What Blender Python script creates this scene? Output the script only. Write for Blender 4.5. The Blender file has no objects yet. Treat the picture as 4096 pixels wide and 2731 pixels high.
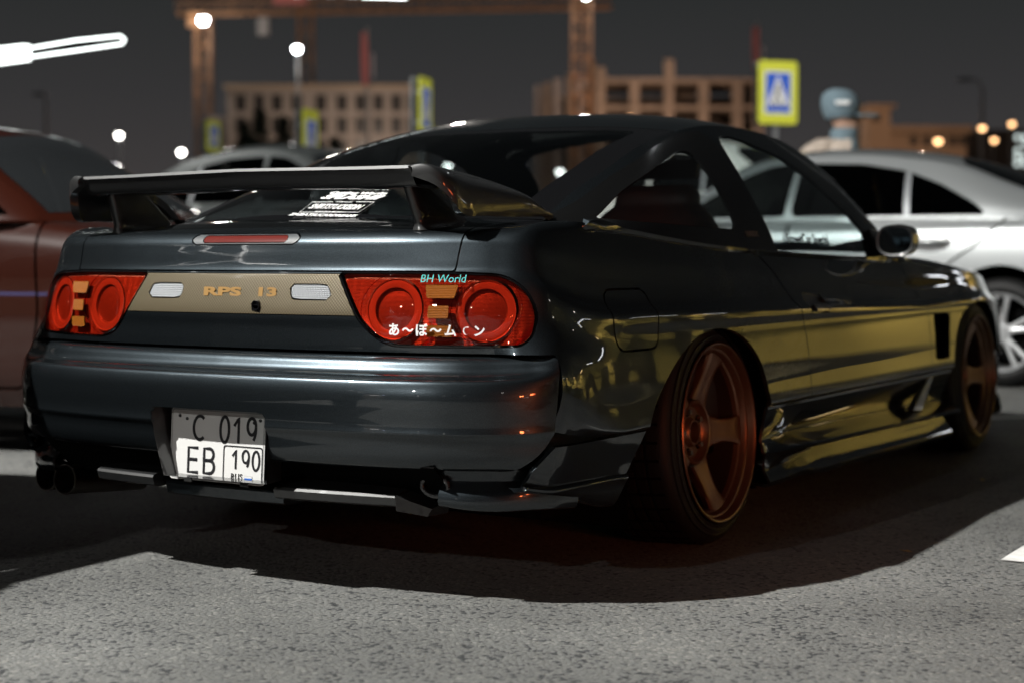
import bpy, bmesh, math, random
import numpy as np
from mathutils import Vector, Matrix, Euler

random.seed(7)
rng = np.random.default_rng(7)
SC = bpy.context.scene
COL = SC.collection
R = math.radians

# ------------------------------------------------------------------ camera, sky, lamps' exposure
cam_d = bpy.data.cameras.new('camera')
cam = bpy.data.objects.new('camera', cam_d)
COL.objects.link(cam)
CAM = Vector((2.5591, -3.9746, 0.7625))
cam.location = CAM
cam.rotation_euler = (R(90 - 2.9246), 0, R(31.1488))
cam_d.sensor_width = 36.0
cam_d.lens = 36.0 * 6478.76 / 4096
cam_d.clip_start = 0.05
cam_d.clip_end = 2500
cam_d.dof.use_dof = True
cam_d.dof.focus_distance = 3.62
cam_d.dof.aperture_fstop = 2.3
cam_d.dof.aperture_blades = 9
SC.camera = cam

world = bpy.data.worlds.new('World')
SC.world = world
world.use_nodes = True
wn = world.node_tree
bg = wn.nodes['Background']
tc = wn.nodes.new('ShaderNodeTexCoord')
sx = wn.nodes.new('ShaderNodeSeparateXYZ')
rp = wn.nodes.new('ShaderNodeValToRGB')
wn.links.new(tc.outputs['Generated'], sx.inputs[0])
wn.links.new(sx.outputs['Z'], rp.inputs[0])
cr_ = rp.color_ramp
cr_.elements[0].position = 0.0
cr_.elements[0].color = (0.070, 0.061, 0.057, 1)
cr_.elements[1].position = 0.55
cr_.elements[1].color = (0.012, 0.014, 0.015, 1)
e = cr_.elements.new(0.05)
e.color = (0.046, 0.042, 0.042, 1)
e = cr_.elements.new(0.10)
e.color = (0.034, 0.033, 0.034, 1)
e = cr_.elements.new(0.17)
e.color = (0.022, 0.024, 0.024, 1)
wn.links.new(rp.outputs[0], bg.inputs['Color'])
bg.inputs['Strength'].default_value = 1.0

SC.view_settings.view_transform = 'Standard'
SC.view_settings.look = 'None'
SC.view_settings.exposure = 0.0
SC.view_settings.gamma = 1.0
SC.view_settings.use_curve_mapping = False
SC.render.engine = 'CYCLES'
cy = SC.cycles
cy.use_denoising = True
cy.max_bounces = 8
cy.diffuse_bounces = 2
cy.glossy_bounces = 4
cy.transmission_bounces = 6
cy.transparent_max_bounces = 16
cy.sample_clamp_indirect = 4.0
cy.sample_clamp_direct = 0.0
cy.caustics_reflective = False
cy.caustics_refractive = False
cy.blur_glossy = 0.5

# ------------------------------------------------------------------ materials
def srgb(r, g, b):
    f = lambda c: (c / 255 / 12.92) if c <= 10 else ((c / 255 + 0.055) / 1.055) ** 2.4
    return (f(r), f(g), f(b))

MATS = {}
def pbr(name, col, rough=0.5, metal=0.0, coat=0.0, coat_rough=0.03, spec=0.5, emit=None, estr=0.0,
        noise=None, bump=None, alpha=1.0, ior=1.5):
    """noise=(scale, amount): value variation; bump=(scale, strength, distance)"""
    m = bpy.data.materials.new(name)
    m.use_nodes = True
    nt = m.node_tree
    b = nt.nodes['Principled BSDF']
    b.inputs['Base Color'].default_value = (*col, 1)
    b.inputs['Roughness'].default_value = rough
    b.inputs['Metallic'].default_value = metal
    b.inputs['Coat Weight'].default_value = coat
    b.inputs['Coat Roughness'].default_value = coat_rough
    b.inputs['Specular IOR Level'].default_value = spec
    b.inputs['IOR'].default_value = ior
    b.inputs['Alpha'].default_value = alpha
    if emit:
        b.inputs['Emission Color'].default_value = (*emit, 1)
        b.inputs['Emission Strength'].default_value = estr
    if noise or bump:
        co = nt.nodes.new('ShaderNodeTexCoord')
    if noise:
        n = nt.nodes.new('ShaderNodeTexNoise')
        n.inputs['Scale'].default_value = noise[0]
        n.inputs['Detail'].default_value = 6
        nt.links.new(co.outputs['Object'], n.inputs['Vector'])
        mr = nt.nodes.new('ShaderNodeMapRange')
        mr.inputs[1].default_value = 0.25; mr.inputs[2].default_value = 0.75
        mr.inputs[3].default_value = 1 - noise[1]; mr.inputs[4].default_value = 1 + noise[1]
        nt.links.new(n.outputs['Fac'], mr.inputs[0])
        mx = nt.nodes.new('ShaderNodeVectorMath'); mx.operation = 'SCALE'
        mx.inputs[0].default_value = col
        nt.links.new(mr.outputs[0], mx.inputs['Scale'])
        nt.links.new(mx.outputs[0], b.inputs['Base Color'])
    if bump:
        n2 = nt.nodes.new('ShaderNodeTexNoise')
        n2.inputs['Scale'].default_value = bump[0]
        n2.inputs['Detail'].default_value = 4
        nt.links.new(co.outputs['Object'], n2.inputs['Vector'])
        bm_ = nt.nodes.new('ShaderNodeBump')
        bm_.inputs['Strength'].default_value = bump[1]
        bm_.inputs['Distance'].default_value = bump[2]
        nt.links.new(n2.outputs['Fac'], bm_.inputs['Height'])
        nt.links.new(bm_.outputs[0], b.inputs['Normal'])
    MATS[name] = m
    return m

def glass(name, tint, refl_rough=0.0, ior=1.5, dust=0.0):
    """thin sheet: fresnel mirror over tinted see-through"""
    m = bpy.data.materials.new(name)
    m.use_nodes = True
    nt = m.node_tree
    nt.nodes.remove(nt.nodes['Principled BSDF'])
    out = nt.nodes['Material Output']
    tr = nt.nodes.new('ShaderNodeBsdfTransparent'); tr.inputs[0].default_value = (*tint, 1)
    gl = nt.nodes.new('ShaderNodeBsdfGlossy'); gl.inputs['Roughness'].default_value = refl_rough
    fr = nt.nodes.new('ShaderNodeFresnel'); fr.inputs[0].default_value = ior
    ge = nt.nodes.new('ShaderNodeNewGeometry')
    # the same reflectance from both faces of the sheet
    md = nt.nodes.new('ShaderNodeMix'); md.data_type = 'FLOAT'
    md.inputs[2].default_value = ior; md.inputs[3].default_value = 1.0 / ior
    nt.links.new(ge.outputs['Backfacing'], md.inputs[0])
    nt.links.new(md.outputs[0], fr.inputs[0])
    mx = nt.nodes.new('ShaderNodeMixShader')
    nt.links.new(fr.outputs[0], mx.inputs[0])
    nt.links.new(tr.outputs[0], mx.inputs[1]); nt.links.new(gl.outputs[0], mx.inputs[2])
    last = mx
    if dust:
        df = nt.nodes.new('ShaderNodeBsdfDiffuse'); df.inputs[0].default_value = (0.3, 0.33, 0.36, 1)
        m2 = nt.nodes.new('ShaderNodeMixShader'); m2.inputs[0].default_value = dust
        nt.links.new(mx.outputs[0], m2.inputs[1]); nt.links.new(df.outputs[0], m2.inputs[2])
        last = m2
    nt.links.new(last.outputs[0], out.inputs[0])
    MATS[name] = m
    return m

def emitter(name, col, strength):
    m = bpy.data.materials.new(name)
    m.use_nodes = True
    nt = m.node_tree
    nt.nodes.remove(nt.nodes['Principled BSDF'])
    em = nt.nodes.new('ShaderNodeEmission')
    em.inputs[0].default_value = (*col, 1); em.inputs[1].default_value = strength
    nt.links.new(em.outputs[0], nt.nodes['Material Output'].inputs[0])
    MATS[name] = m
    return m

# ------------------------------------------------------------------ object helpers
def empty(name, loc=(0, 0, 0), rz=0.0, parent=None, label=None, cat=None, group=None):
    o = bpy.data.objects.new(name, None)
    COL.objects.link(o)
    o.empty_display_size = 0.2
    o.location = loc
    o.rotation_euler = (0, 0, rz)
    if parent: o.parent = parent
    tag(o, label, cat, group)
    return o

def tag(o, label=None, cat=None, group=None, kind=None):
    if label: o['label'] = label
    if cat: o['category'] = cat
    if group: o['group'] = group
    if kind: o['kind'] = kind
    return o

class M:
    """vertex / face soup"""
    def __init__(s, v=None, f=None):
        s.v = np.zeros((0, 3)) if v is None else np.asarray(v, float).reshape(-1, 3)
        s.f = [] if f is None else [list(q) for q in f]
    def add(s, o):
        n = len(s.v)
        s.v = np.vstack([s.v, o.v]); s.f += [[i + n for i in q] for q in o.f]
        return s
    def copy(s): return M(s.v.copy(), s.f)
    def flip(s): s.f = [q[::-1] for q in s.f]; return s
    def mirrored(s):
        return M(s.v * np.array([-1, 1, 1]), [q[::-1] for q in s.f])
    def moved(s, t): return M(s.v + np.asarray(t), s.f)
    def xf(s, mat):
        a = np.array(mat)
        return M(s.v @ a[:3, :3].T + a[:3, 3], s.f)
    def weld(s, tol=1e-5):
        key = np.round(s.v / tol).astype(np.int64)
        u, idx, inv = np.unique(key, axis=0, return_index=True, return_inverse=True)
        inv = inv.reshape(-1)
        f = []
        for q in s.f:
            r = []
            for i in q:
                j = int(inv[i])
                if not r or (r[-1] != j): r.append(j)
            if len(r) > 1 and r[0] == r[-1]: r.pop()
            if len(set(r)) >= 3 and len(set(r)) == len(r): f.append(r)
        return M(s.v[idx], f)
    def compact(s):
        used = sorted({i for q in s.f for i in q})
        mp = {i: k for k, i in enumerate(used)}
        return M(s.v[used] if used else np.zeros((0, 3)), [[mp[i] for i in q] for q in s.f])
    def both(s): return M(s.v, s.f).add(s.mirrored()).weld()

def islands(m):
    par = list(range(len(m.v)))
    def find(a):
        while par[a] != a:
            par[a] = par[par[a]]; a = par[a]
        return a
    for q in m.f:
        r = find(q[0])
        for i in q[1:]:
            k = find(i)
            if k != r: par[k] = r
    g = {}
    for q in m.f: g.setdefault(find(q[0]), []).append(q)
    return [M(m.v, f).compact() for f in g.values()]

def outward(m, c):
    """orient all faces (one consistent sheet) away from point c"""
    c = np.asarray(c, float); t = 0.0
    for q in m.f[:: max(1, len(m.f) // 400)]:
        p = m.v[q]; n = np.zeros(3)
        for i in range(1, len(q) - 1): n += np.cross(p[i] - p[0], p[i + 1] - p[0])
        t += n @ (p.mean(0) - c) / (np.linalg.norm(p.mean(0) - c) + 1e-9)
    if t < 0: m.flip()
    return m

def build(name, m, mat, parent=None, smooth=40, thick=0.0, offset=-1.0, bevel=0.0, label=None, rim=True, mats=None, fmat=None):
    me = bpy.data.meshes.new(name)
    me.from_pydata([tuple(p) for p in m.v], [], m.f)
    me.update()
    o = bpy.data.objects.new(name, me)
    COL.objects.link(o)
    for x in (mats or [mat]): me.materials.append(x)
    if fmat is not None: me.polygons.foreach_set('material_index', fmat)
    if smooth:
        me.shade_smooth()
        me.set_sharp_from_angle(angle=R(smooth))
    if thick:
        md = o.modifiers.new('thickness', 'SOLIDIFY')
        md.thickness = thick; md.offset = offset; md.use_rim = rim
        md.use_quality_normals = False
        if smooth:
            es = o.modifiers.new('split', 'EDGE_SPLIT')
            es.split_angle = R(max(smooth, 30)); es.use_edge_sharp = False
    if bevel:
        md = o.modifiers.new('bevel', 'BEVEL')
        md.width = bevel; md.segments = 2; md.limit_method = 'ANGLE'; md.angle_limit = R(40)
    if parent: o.parent = parent
    if label: o['label'] = label
    return o

def box(x0, x1, y0, y1, z0, z1):
    v = [(x, y, z) for z in (z0, z1) for y in (y0, y1) for x in (x0, x1)]
    return M(v, [(0, 2, 3, 1), (4, 5, 7, 6), (0, 1, 5, 4), (2, 6, 7, 3), (0, 4, 6, 2), (1, 3, 7, 5)])

def grid(S, closed_u=False, closed_v=False):
    S = np.asarray(S, float); nu, nv = S.shape[:2]
    f = []
    for i in range(nu if closed_u else nu - 1):
        i2 = (i + 1) % nu
        for j in range(nv if closed_v else nv - 1):
            j2 = (j + 1) % nv
            f.append([i * nv + j, i2 * nv + j, i2 * nv + j2, i * nv + j2])
    return M(S.reshape(-1, 3), f)

def lathe(prof, axis='x', n=48, a0=0.0, a1=2 * math.pi):
    """prof: (axial, radius)"""
    full = abs(a1 - a0 - 2 * math.pi) < 1e-6
    t = np.linspace(a0, a1, n + (0 if full else 1), endpoint=not full)
    S = []
    for a, r in prof:
        c, s = r * np.cos(t), r * np.sin(t)
        if axis == 'x': S.append(np.stack([np.full_like(t, a), c, s], -1))
        elif axis == 'y': S.append(np.stack([s, np.full_like(t, a), c], -1))
        else: S.append(np.stack([c, s, np.full_like(t, a)], -1))
    return grid(np.array(S), closed_v=full)

def tube(path, r, n=8, caps=True):
    P = np.asarray(path, float); k = len(P)
    rr = np.full(k, r) if np.isscalar(r) else np.asarray(r, float)
    T = np.gradient(P, axis=0); T /= np.linalg.norm(T, axis=1, keepdims=True) + 1e-12
    ref = np.array([0, 0, 1.0]) if abs(T[0, 2]) < 0.9 else np.array([1.0, 0, 0])
    S = []
    u = np.cross(T[0], ref); u /= np.linalg.norm(u)
    for i in range(k):
        u = u - T[i] * (u @ T[i]); u /= np.linalg.norm(u)
        w = np.cross(T[i], u)
        a = np.linspace(0, 2 * np.pi, n, endpoint=False)
        S.append(P[i] + rr[i] * (np.cos(a)[:, None] * u + np.sin(a)[:, None] * w))
    m = grid(np.array(S), closed_v=True)
    if caps:
        m.f.append(list(range(n))[::-1]); m.f.append([(k - 1) * n + i for i in range(n)])
    return m

def prism(poly, z0, z1, plane='xy'):
    """extrude a 2-D polygon; plane names the polygon's axes"""
    n = len(poly); v = []
    for z in (z0, z1):
        for a, b in poly:
            v.append({'xy': (a, b, z), 'xz': (a, z, b), 'yz': (z, a, b)}[plane])
    f = [list(range(n))[::-1], [n + i for i in range(n)]]
    for i in range(n): f.append([i, (i + 1) % n, n + (i + 1) % n, n + i])
    return M(v, f)

# ------------------------------------------------------------------ curved surface patches
def hermite(G, seg, crease=(), axis=0):
    """spline through control rows along an axis; seg = samples per interval; rows in crease keep a sharp fold"""
    G = np.moveaxis(np.asarray(G, float), axis, 0)
    n = len(G)
    d = np.linalg.norm(np.diff(G, axis=0), axis=-1)
    d = d.reshape(n - 1, -1).mean(1) + 1e-6
    d = d ** 0.5 if False else d
    seg = [seg] * (n - 1) if np.isscalar(seg) else list(seg)
    sl = np.diff(G, axis=0) / d.reshape(-1, *([1] * (G.ndim - 1)))
    def tan(i, side):
        if i == 0: return sl[0]
        if i == n - 1: return sl[-1]
        if i in crease: return sl[i] if side > 0 else sl[i - 1]
        return (sl[i - 1] * d[i] + sl[i] * d[i - 1]) / (d[i - 1] + d[i])
    out = []
    for i in range(n - 1):
        m0, m1 = tan(i, 1) * d[i], tan(i + 1, -1) * d[i]
        ts = np.linspace(0, 1, seg[i], endpoint=False)
        for t in ts:
            out.append(G[i] * (2 * t ** 3 - 3 * t ** 2 + 1) + m0 * (t ** 3 - 2 * t ** 2 + t)
                       + G[i + 1] * (-2 * t ** 3 + 3 * t ** 2) + m1 * (t ** 3 - t ** 2))
    out.append(G[-1])
    return np.moveaxis(np.array(out), 0, axis)

def interp(xs, ys, x):
    return np.interp(x, xs, ys)

def chaikin(poly, n=3, keep_open=False):
    P = np.asarray(poly, float)
    for _ in range(n):
        Q = np.roll(P, -1, 0)
        P = np.stack([P * 0.75 + Q * 0.25, P * 0.25 + Q * 0.75], 1).reshape(-1, P.shape[1])
    return P

def rounded(poly, r, n=5):
    """polygon with its corners rounded to radius-like cut r (scalar or per corner)"""
    P = np.asarray(poly, float); k = len(P); out = []
    rr = [r] * k if np.isscalar(r) else r
    for i in range(k):
        a, b, c = P[i - 1], P[i], P[(i + 1) % k]
        if rr[i] <= 0: out.append(b); continue
        la, lc = np.linalg.norm(a - b), np.linalg.norm(c - b)
        q = min(rr[i], la * 0.49, lc * 0.49)
        p0, p1 = b + (a - b) / la * q, b + (c - b) / lc * q
        for t in np.linspace(0, 1, n):
            out.append(p0 * (1 - t) ** 2 + 2 * b * t * (1 - t) + p1 * t ** 2)
    return np.array(out)

def sd_poly(poly, X, Y):
    """signed distance (inside negative)"""
    P = np.asarray(poly, float)
    X = np.asarray(X, float); Y = np.asarray(Y, float)
    d = np.full(X.shape, 1e9); ins = np.zeros(X.shape, bool)
    n = len(P)
    for i in range(n):
        ax, ay = P[i]; bx, by = P[(i + 1) % n]
        ex, ey = bx - ax, by - ay
        L = ex * ex + ey * ey + 1e-18
        t = np.clip(((X - ax) * ex + (Y - ay) * ey) / L, 0, 1)
        d = np.minimum(d, (X - ax - t * ex) ** 2 + (Y - ay - t * ey) ** 2)
        c = ((ay > Y) != (by > Y))
        with np.errstate(divide='ignore', invalid='ignore'):
            xi = ax + (Y - ay) * ex / (ey if abs(ey) > 1e-15 else 1e-15)
        ins ^= c & (X < xi)
    d = np.sqrt(d)
    return np.where(ins, -d, d)

def clip(m, F):
    """part of the mesh where F < 0 (F per vertex)"""
    F = np.where(np.abs(F) < 1e-7, 1e-7, F)
    V = list(m.v); out = []; cache = {}
    neg = F < 0
    for q in m.f:
        k = sum(1 for i in q if neg[i])
        if k == 0: continue
        if k == len(q): out.append(list(q)); continue
        r = []
        for a, b in zip(q, q[1:] + q[:1]):
            if neg[a]: r.append(a)
            if neg[a] != neg[b]:
                key = (a, b) if a < b else (b, a)
                if key not in cache:
                    t = F[key[0]] / (F[key[0]] - F[key[1]])
                    V.append(m.v[key[0]] * (1 - t) + m.v[key[1]] * t)
                    cache[key] = len(V) - 1
                r.append(cache[key])
        if len(r) >= 3: out.append(r)
    return M(np.array(V), out).compact()

def cut(m, fn, gap=0.0):
    """fn(verts) -> signed value; returns (inside, outside) with a gap between"""
    F = fn(m.v)
    return clip(m, F + gap / 2), clip(m, -(F - gap / 2))

class Surf:
    """lookup of a surface as height over a 2-D plane"""
    def __init__(s, pts, ia, ib, ih):
        s.p = np.asarray(pts).reshape(-1, 3); s.ia, s.ib, s.ih = ia, ib, ih
    def at(s, a, b, k=20):
        d = (s.p[:, s.ia] - a) ** 2 + (s.p[:, s.ib] - b) ** 2
        i = np.argpartition(d, k)[:k]
        q = s.p[i]
        A = np.stack([q[:, s.ia] - a, q[:, s.ib] - b, np.ones(k)], 1)
        w = 1 / (d[i] + 2e-5)
        h0 = q[:, s.ih].mean()
        Aw = A * w[:, None]; b_ = (q[:, s.ih] - h0) * w
        r_ = 1e-3 * w.max()
        Aw = np.vstack([Aw, [[r_, 0, 0], [0, r_, 0]]]); b_ = np.append(b_, [0, 0])
        c = np.linalg.lstsq(Aw, b_, rcond=None)[0]
        return c[2] + h0, c[0], c[1]

FONT_OBJS = []
def text(name, s, size, mat, mtx, parent, sx=1.0, shear=0.0, align='CENTER', ext=0.0004, label=None, bold=0.0, space=1.0):
    cu = bpy.data.curves.new(name, 'FONT')
    cu.body = s; cu.size = size; cu.align_x = align; cu.align_y = 'CENTER'
    cu.extrude = ext; cu.shear = shear; cu.offset = bold; cu.space_character = space
    cu.resolution_u = 3
    cu.materials.append(mat)
    t_ = bpy.data.objects.new('text_source', cu)
    COL.objects.link(t_)
    dg = bpy.context.evaluated_depsgraph_get()
    me = bpy.data.meshes.new_from_object(t_.evaluated_get(dg))
    bpy.data.objects.remove(t_); bpy.data.curves.remove(cu)
    me.name = name
    me.materials.clear(); me.materials.append(mat)
    o = bpy.data.objects.new(name, me)
    COL.objects.link(o)
    if parent: o.parent = parent
    o.matrix_local = Matrix(mtx) @ Matrix.Diagonal((sx, 1, 1, 1))
    if label: o['label'] = label
    return o

def frame(pos, xdir, ydir):
    """4x4 with local x along xdir and local y towards ydir"""
    x = Vector(xdir).normalized(); y = Vector(ydir); z = x.cross(y).normalized(); y = z.cross(x)
    m = Matrix((x, y, z)).transposed().to_4x4(); m.translation = Vector(pos)
    return m
pbr('lamp_plate', (.36, .35, .34), rough=.35, metal=.3)
pbr('reflector', (.52, .50, .48), rough=.40, metal=.35)
pbr('reflector_disc', (.27, .26, .26), rough=.40, metal=.35)
pbr('car_paint', (.033, .041, .047), rough=.33, metal=.92, coat=1.0, coat_rough=.02, noise=(520, .38))
MATS['car_paint'].node_tree.nodes['Principled BSDF'].inputs['Specular Tint'].default_value = (.30, .29, .28, 1)
pbr('paint_black', (.006, .0065, .007), rough=.5, metal=.0, coat=1.0, coat_rough=.03)
pbr('black_trim', (.004, .004, .004), rough=.14)
pbr('gloss_black', (.004, .004, .0045), rough=.06)
pbr('dark_void', (.003, .003, .003), rough=1.0, spec=.02)
pbr('grey_plastic', (.018, .023, .027), rough=.5)
pbr('dark_plastic', (.014, .014, .015), rough=.6)
pbr('dark_cloth', (.02, .02, .02), rough=.9)
pbr('brown_leather', (.06, .022, .014), rough=.5, noise=(30, .25))
pbr('red_lens', (.17, .013, .006), rough=.16, coat=1.0)
pbr('dark_red_lens', (.10, .016, .013), rough=.15, coat=1.0)
pbr('red_bright', (.44, .036, .012), rough=.3, coat=1.0)
pbr('red_ring', (.17, .012, .006), rough=.08, coat=1.0)
pbr('red_dome', (.085, .007, .004), rough=.06, coat=1.0)
pbr('amber_lens', (.20, .058, .003), rough=.45, spec=.12)
pbr('clear_lens', (.30, .315, .33), rough=.25, coat=1.0)
pbr('gold_weave', (.088, .070, .040), rough=.42, metal=.35, coat=.8, coat_rough=.06)
pbr('gold_print', (.27, .155, .05), rough=.4)
pbr('white_print', (.8, .8, .8), rough=.5)
pbr('dark_print', (.012, .012, .014), rough=1.0, spec=0.0)
pbr('grey_print', (.05, .05, .05), rough=.5)
pbr('teal_print', (.03, .35, .33), rough=.4)
pbr('plate_white', (.56, .56, .55), rough=.35)
pbr('plate_black', (.01, .01, .012), rough=.4)
pbr('plate_grey', (.25, .25, .25), rough=.4)
pbr('flag_blue', (.02, .12, .5), rough=.4)
pbr('flag_red', (.55, .03, .03), rough=.4)
pbr('steel', (.30, .27, .24), rough=.28, metal=1.0)
pbr('brake_steel', (.10, .10, .10), rough=.4, metal=.8)
pbr('bronze', (.155, .088, .053), rough=.36, metal=.75)
pbr('bronze_dark', (.03, .018, .012), rough=.5, metal=.5)  # darker copy of bronze: painted shade in the barrel, also the rim letters
pbr('tyre', (.0045, .0045, .0045), rough=.6, spec=.25, noise=(40, .3), bump=(160, .35, .002))
pbr('mirror_glass', (.7, .75, .8), rough=.02, metal=1.0)
glass('red_glass', (.70, .15, .08), ior=1.55)
glass('red_prism', (.80, .20, .10), refl_rough=.12, ior=1.7)
glass('car_glass', (.80, .84, .84))
glass('door_glass', (.62, .70, .70))
glass('tint_glass', (.34, .37, .38))

# fine lens prisms and the woven garnish
def grid_bump(name, sx, sy, strength, dist, axes=(0, 2)):
    nt = MATS[name].node_tree; b = nt.nodes['Principled BSDF']
    co = nt.nodes.new('ShaderNodeTexCoord'); sp = nt.nodes.new('ShaderNodeSeparateXYZ'); nt.links.new(co.outputs['Object'], sp.inputs[0])
    outs = []
    for ax, f_ in ((axes[0], sx), (axes[1], sy)):
        m_ = nt.nodes.new('ShaderNodeMath'); m_.operation = 'MULTIPLY'; m_.inputs[1].default_value = f_
        nt.links.new(sp.outputs[ax], m_.inputs[0])
        q = nt.nodes.new('ShaderNodeMath'); q.operation = 'SINE'; nt.links.new(m_.outputs[0], q.inputs[0]); outs.append(q)
    a = nt.nodes.new('ShaderNodeMath'); a.operation = 'MULTIPLY' if name == 'gold_weave' else 'ADD'
    nt.links.new(outs[0].outputs[0], a.inputs[0]); nt.links.new(outs[1].outputs[0], a.inputs[1])
    bp = nt.nodes.new('ShaderNodeBump'); bp.inputs['Strength'].default_value = strength; bp.inputs['Distance'].default_value = dist
    nt.links.new(a.outputs[0], bp.inputs['Height']); nt.links.new(bp.outputs[0], b.inputs['Normal'])
    if name == 'gold_weave':
        mr = nt.nodes.new('ShaderNodeMapRange'); mr.inputs[1].default_value = -1; mr.inputs[3].default_value = .72; mr.inputs[4].default_value = 1.3
        nt.links.new(a.outputs[0], mr.inputs[0])
        vm = nt.nodes.new('ShaderNodeVectorMath'); vm.operation = 'SCALE'; vm.inputs[0].default_value = (.088, .070, .040)
        nt.links.new(mr.outputs[0], vm.inputs['Scale']); nt.links.new(vm.outputs[0], b.inputs['Base Color'])
grid_bump('clear_lens', 1400, 1400, .5, .002)
grid_bump('lamp_plate', 300, 2000, .6, .0012)
grid_bump('reflector', 2600, 2600, .25, .0004)
grid_bump('reflector_disc', 2200, 2200, .3, .0005)
grid_bump('amber_lens', 2400, 1700, .5, .0010)
grid_bump('gold_weave', 780, 780, .5, .0006)
pbr('silver_paint', (.30, .315, .32), rough=.36, metal=.55, coat=1.0, coat_rough=.03)
pbr('red_paint', (.019, .0036, .0015), rough=.4, spec=.06, coat=1.0, coat_rough=.03)
pbr('dark_paint', (.015, .017, .02), rough=.35, metal=.3, coat=1.0)
pbr('grey_paint', (.06, .066, .066), rough=.35, metal=.3, coat=1.0)
pbr('white_paint', (.75, .74, .70), rough=.35, coat=1.0)
glass('sedan_glass', (.30, .34, .33), dust=.035)
glass('sedan_dark_glass', (.03, .03, .03))
pbr('alloy', (.55, .56, .57), rough=.3, metal=.7)
emitter('tail_on', (1.0, .13, .04), 16)
pbr('road_paint', (.62, .62, .60), rough=.6, noise=(18, .3))
pbr('crane_yellow', (.34, .17, .08), rough=.5, noise=(.8, .35))
pbr('red_banner', (.62, .20, .18), rough=.7)
pbr('pale_cloth', (.5, .42, .42), rough=.8)
pbr('concrete', (.30, .28, .27), rough=.85, noise=(.3, .2))
pbr('concrete_warm', (.34, .26, .21), rough=.85, noise=(.25, .25))
pbr('concrete_pale', (.42, .36, .34), rough=.85, noise=(.25, .2))
pbr('concrete_orange', (.40, .27, .18), rough=.85, noise=(.25, .2))
pbr('brick_dull', (.14, .11, .09), rough=.9, noise=(.4, .3))
pbr('plaster', (.36, .31, .28), rough=.85, noise=(.3, .15))
pbr('plaster_warm', (.36, .27, .19), rough=.85)
pbr('window_dark', (.045, .04, .038), rough=.25)
pbr('grey_metal', (.22, .23, .24), rough=.45, metal=.6)
pbr('lamp_pole', (.30, .26, .24), rough=.5)
pbr('bark', (.06, .045, .03), rough=.9)
pbr('needles', (.028, .040, .026), rough=.7)
pbr('sign_yellow', (.62, .64, .05), rough=.4)
pbr('sign_white', (.75, .75, .75), rough=.4)
pbr('sign_blue', (.02, .10, .55), rough=.4)
pbr('skin', (.42, .26, .19), rough=.5)
pbr('beige_cloth', (.36, .30, .25), rough=.9, noise=(20, .15))
pbr('cap_blue', (.12, .17, .20), rough=.85, noise=(25, .15))
pbr('yellow_wall', (.55, .44, .13), rough=.6, noise=(.7, .15))
pbr('dark_band', (.03, .03, .03), rough=.5)
emitter('white_light', (.93, 1.0, .97), 5)
emitter('flood_glow', (.95, .97, 1.0), 60)
emitter('lamp_glow', (1.0, .97, .90), 22)
emitter('blue_glow', (.55, .65, 1.0), 20)
pbr('dry_leaf', (.30, .19, .05), rough=.7)
emitter('tube_light', (.92, .95, 1.0), 11)
emitter('shop_white', (1.0, .97, .92), 5)
emitter('shop_orange', (1.0, .45, .15), 4)
emitter('shop_blue', (.25, .40, 1.0), 4)
emitter('warm_glow', (1.0, .55, .25), 6)
emitter('sodium_glow', (1.0, .70, .32), 12)
emitter('lamp_face', (.93, .97, 1.0), 60)
emitter('lit_window', (.80, .92, .88), 1.4)
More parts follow.
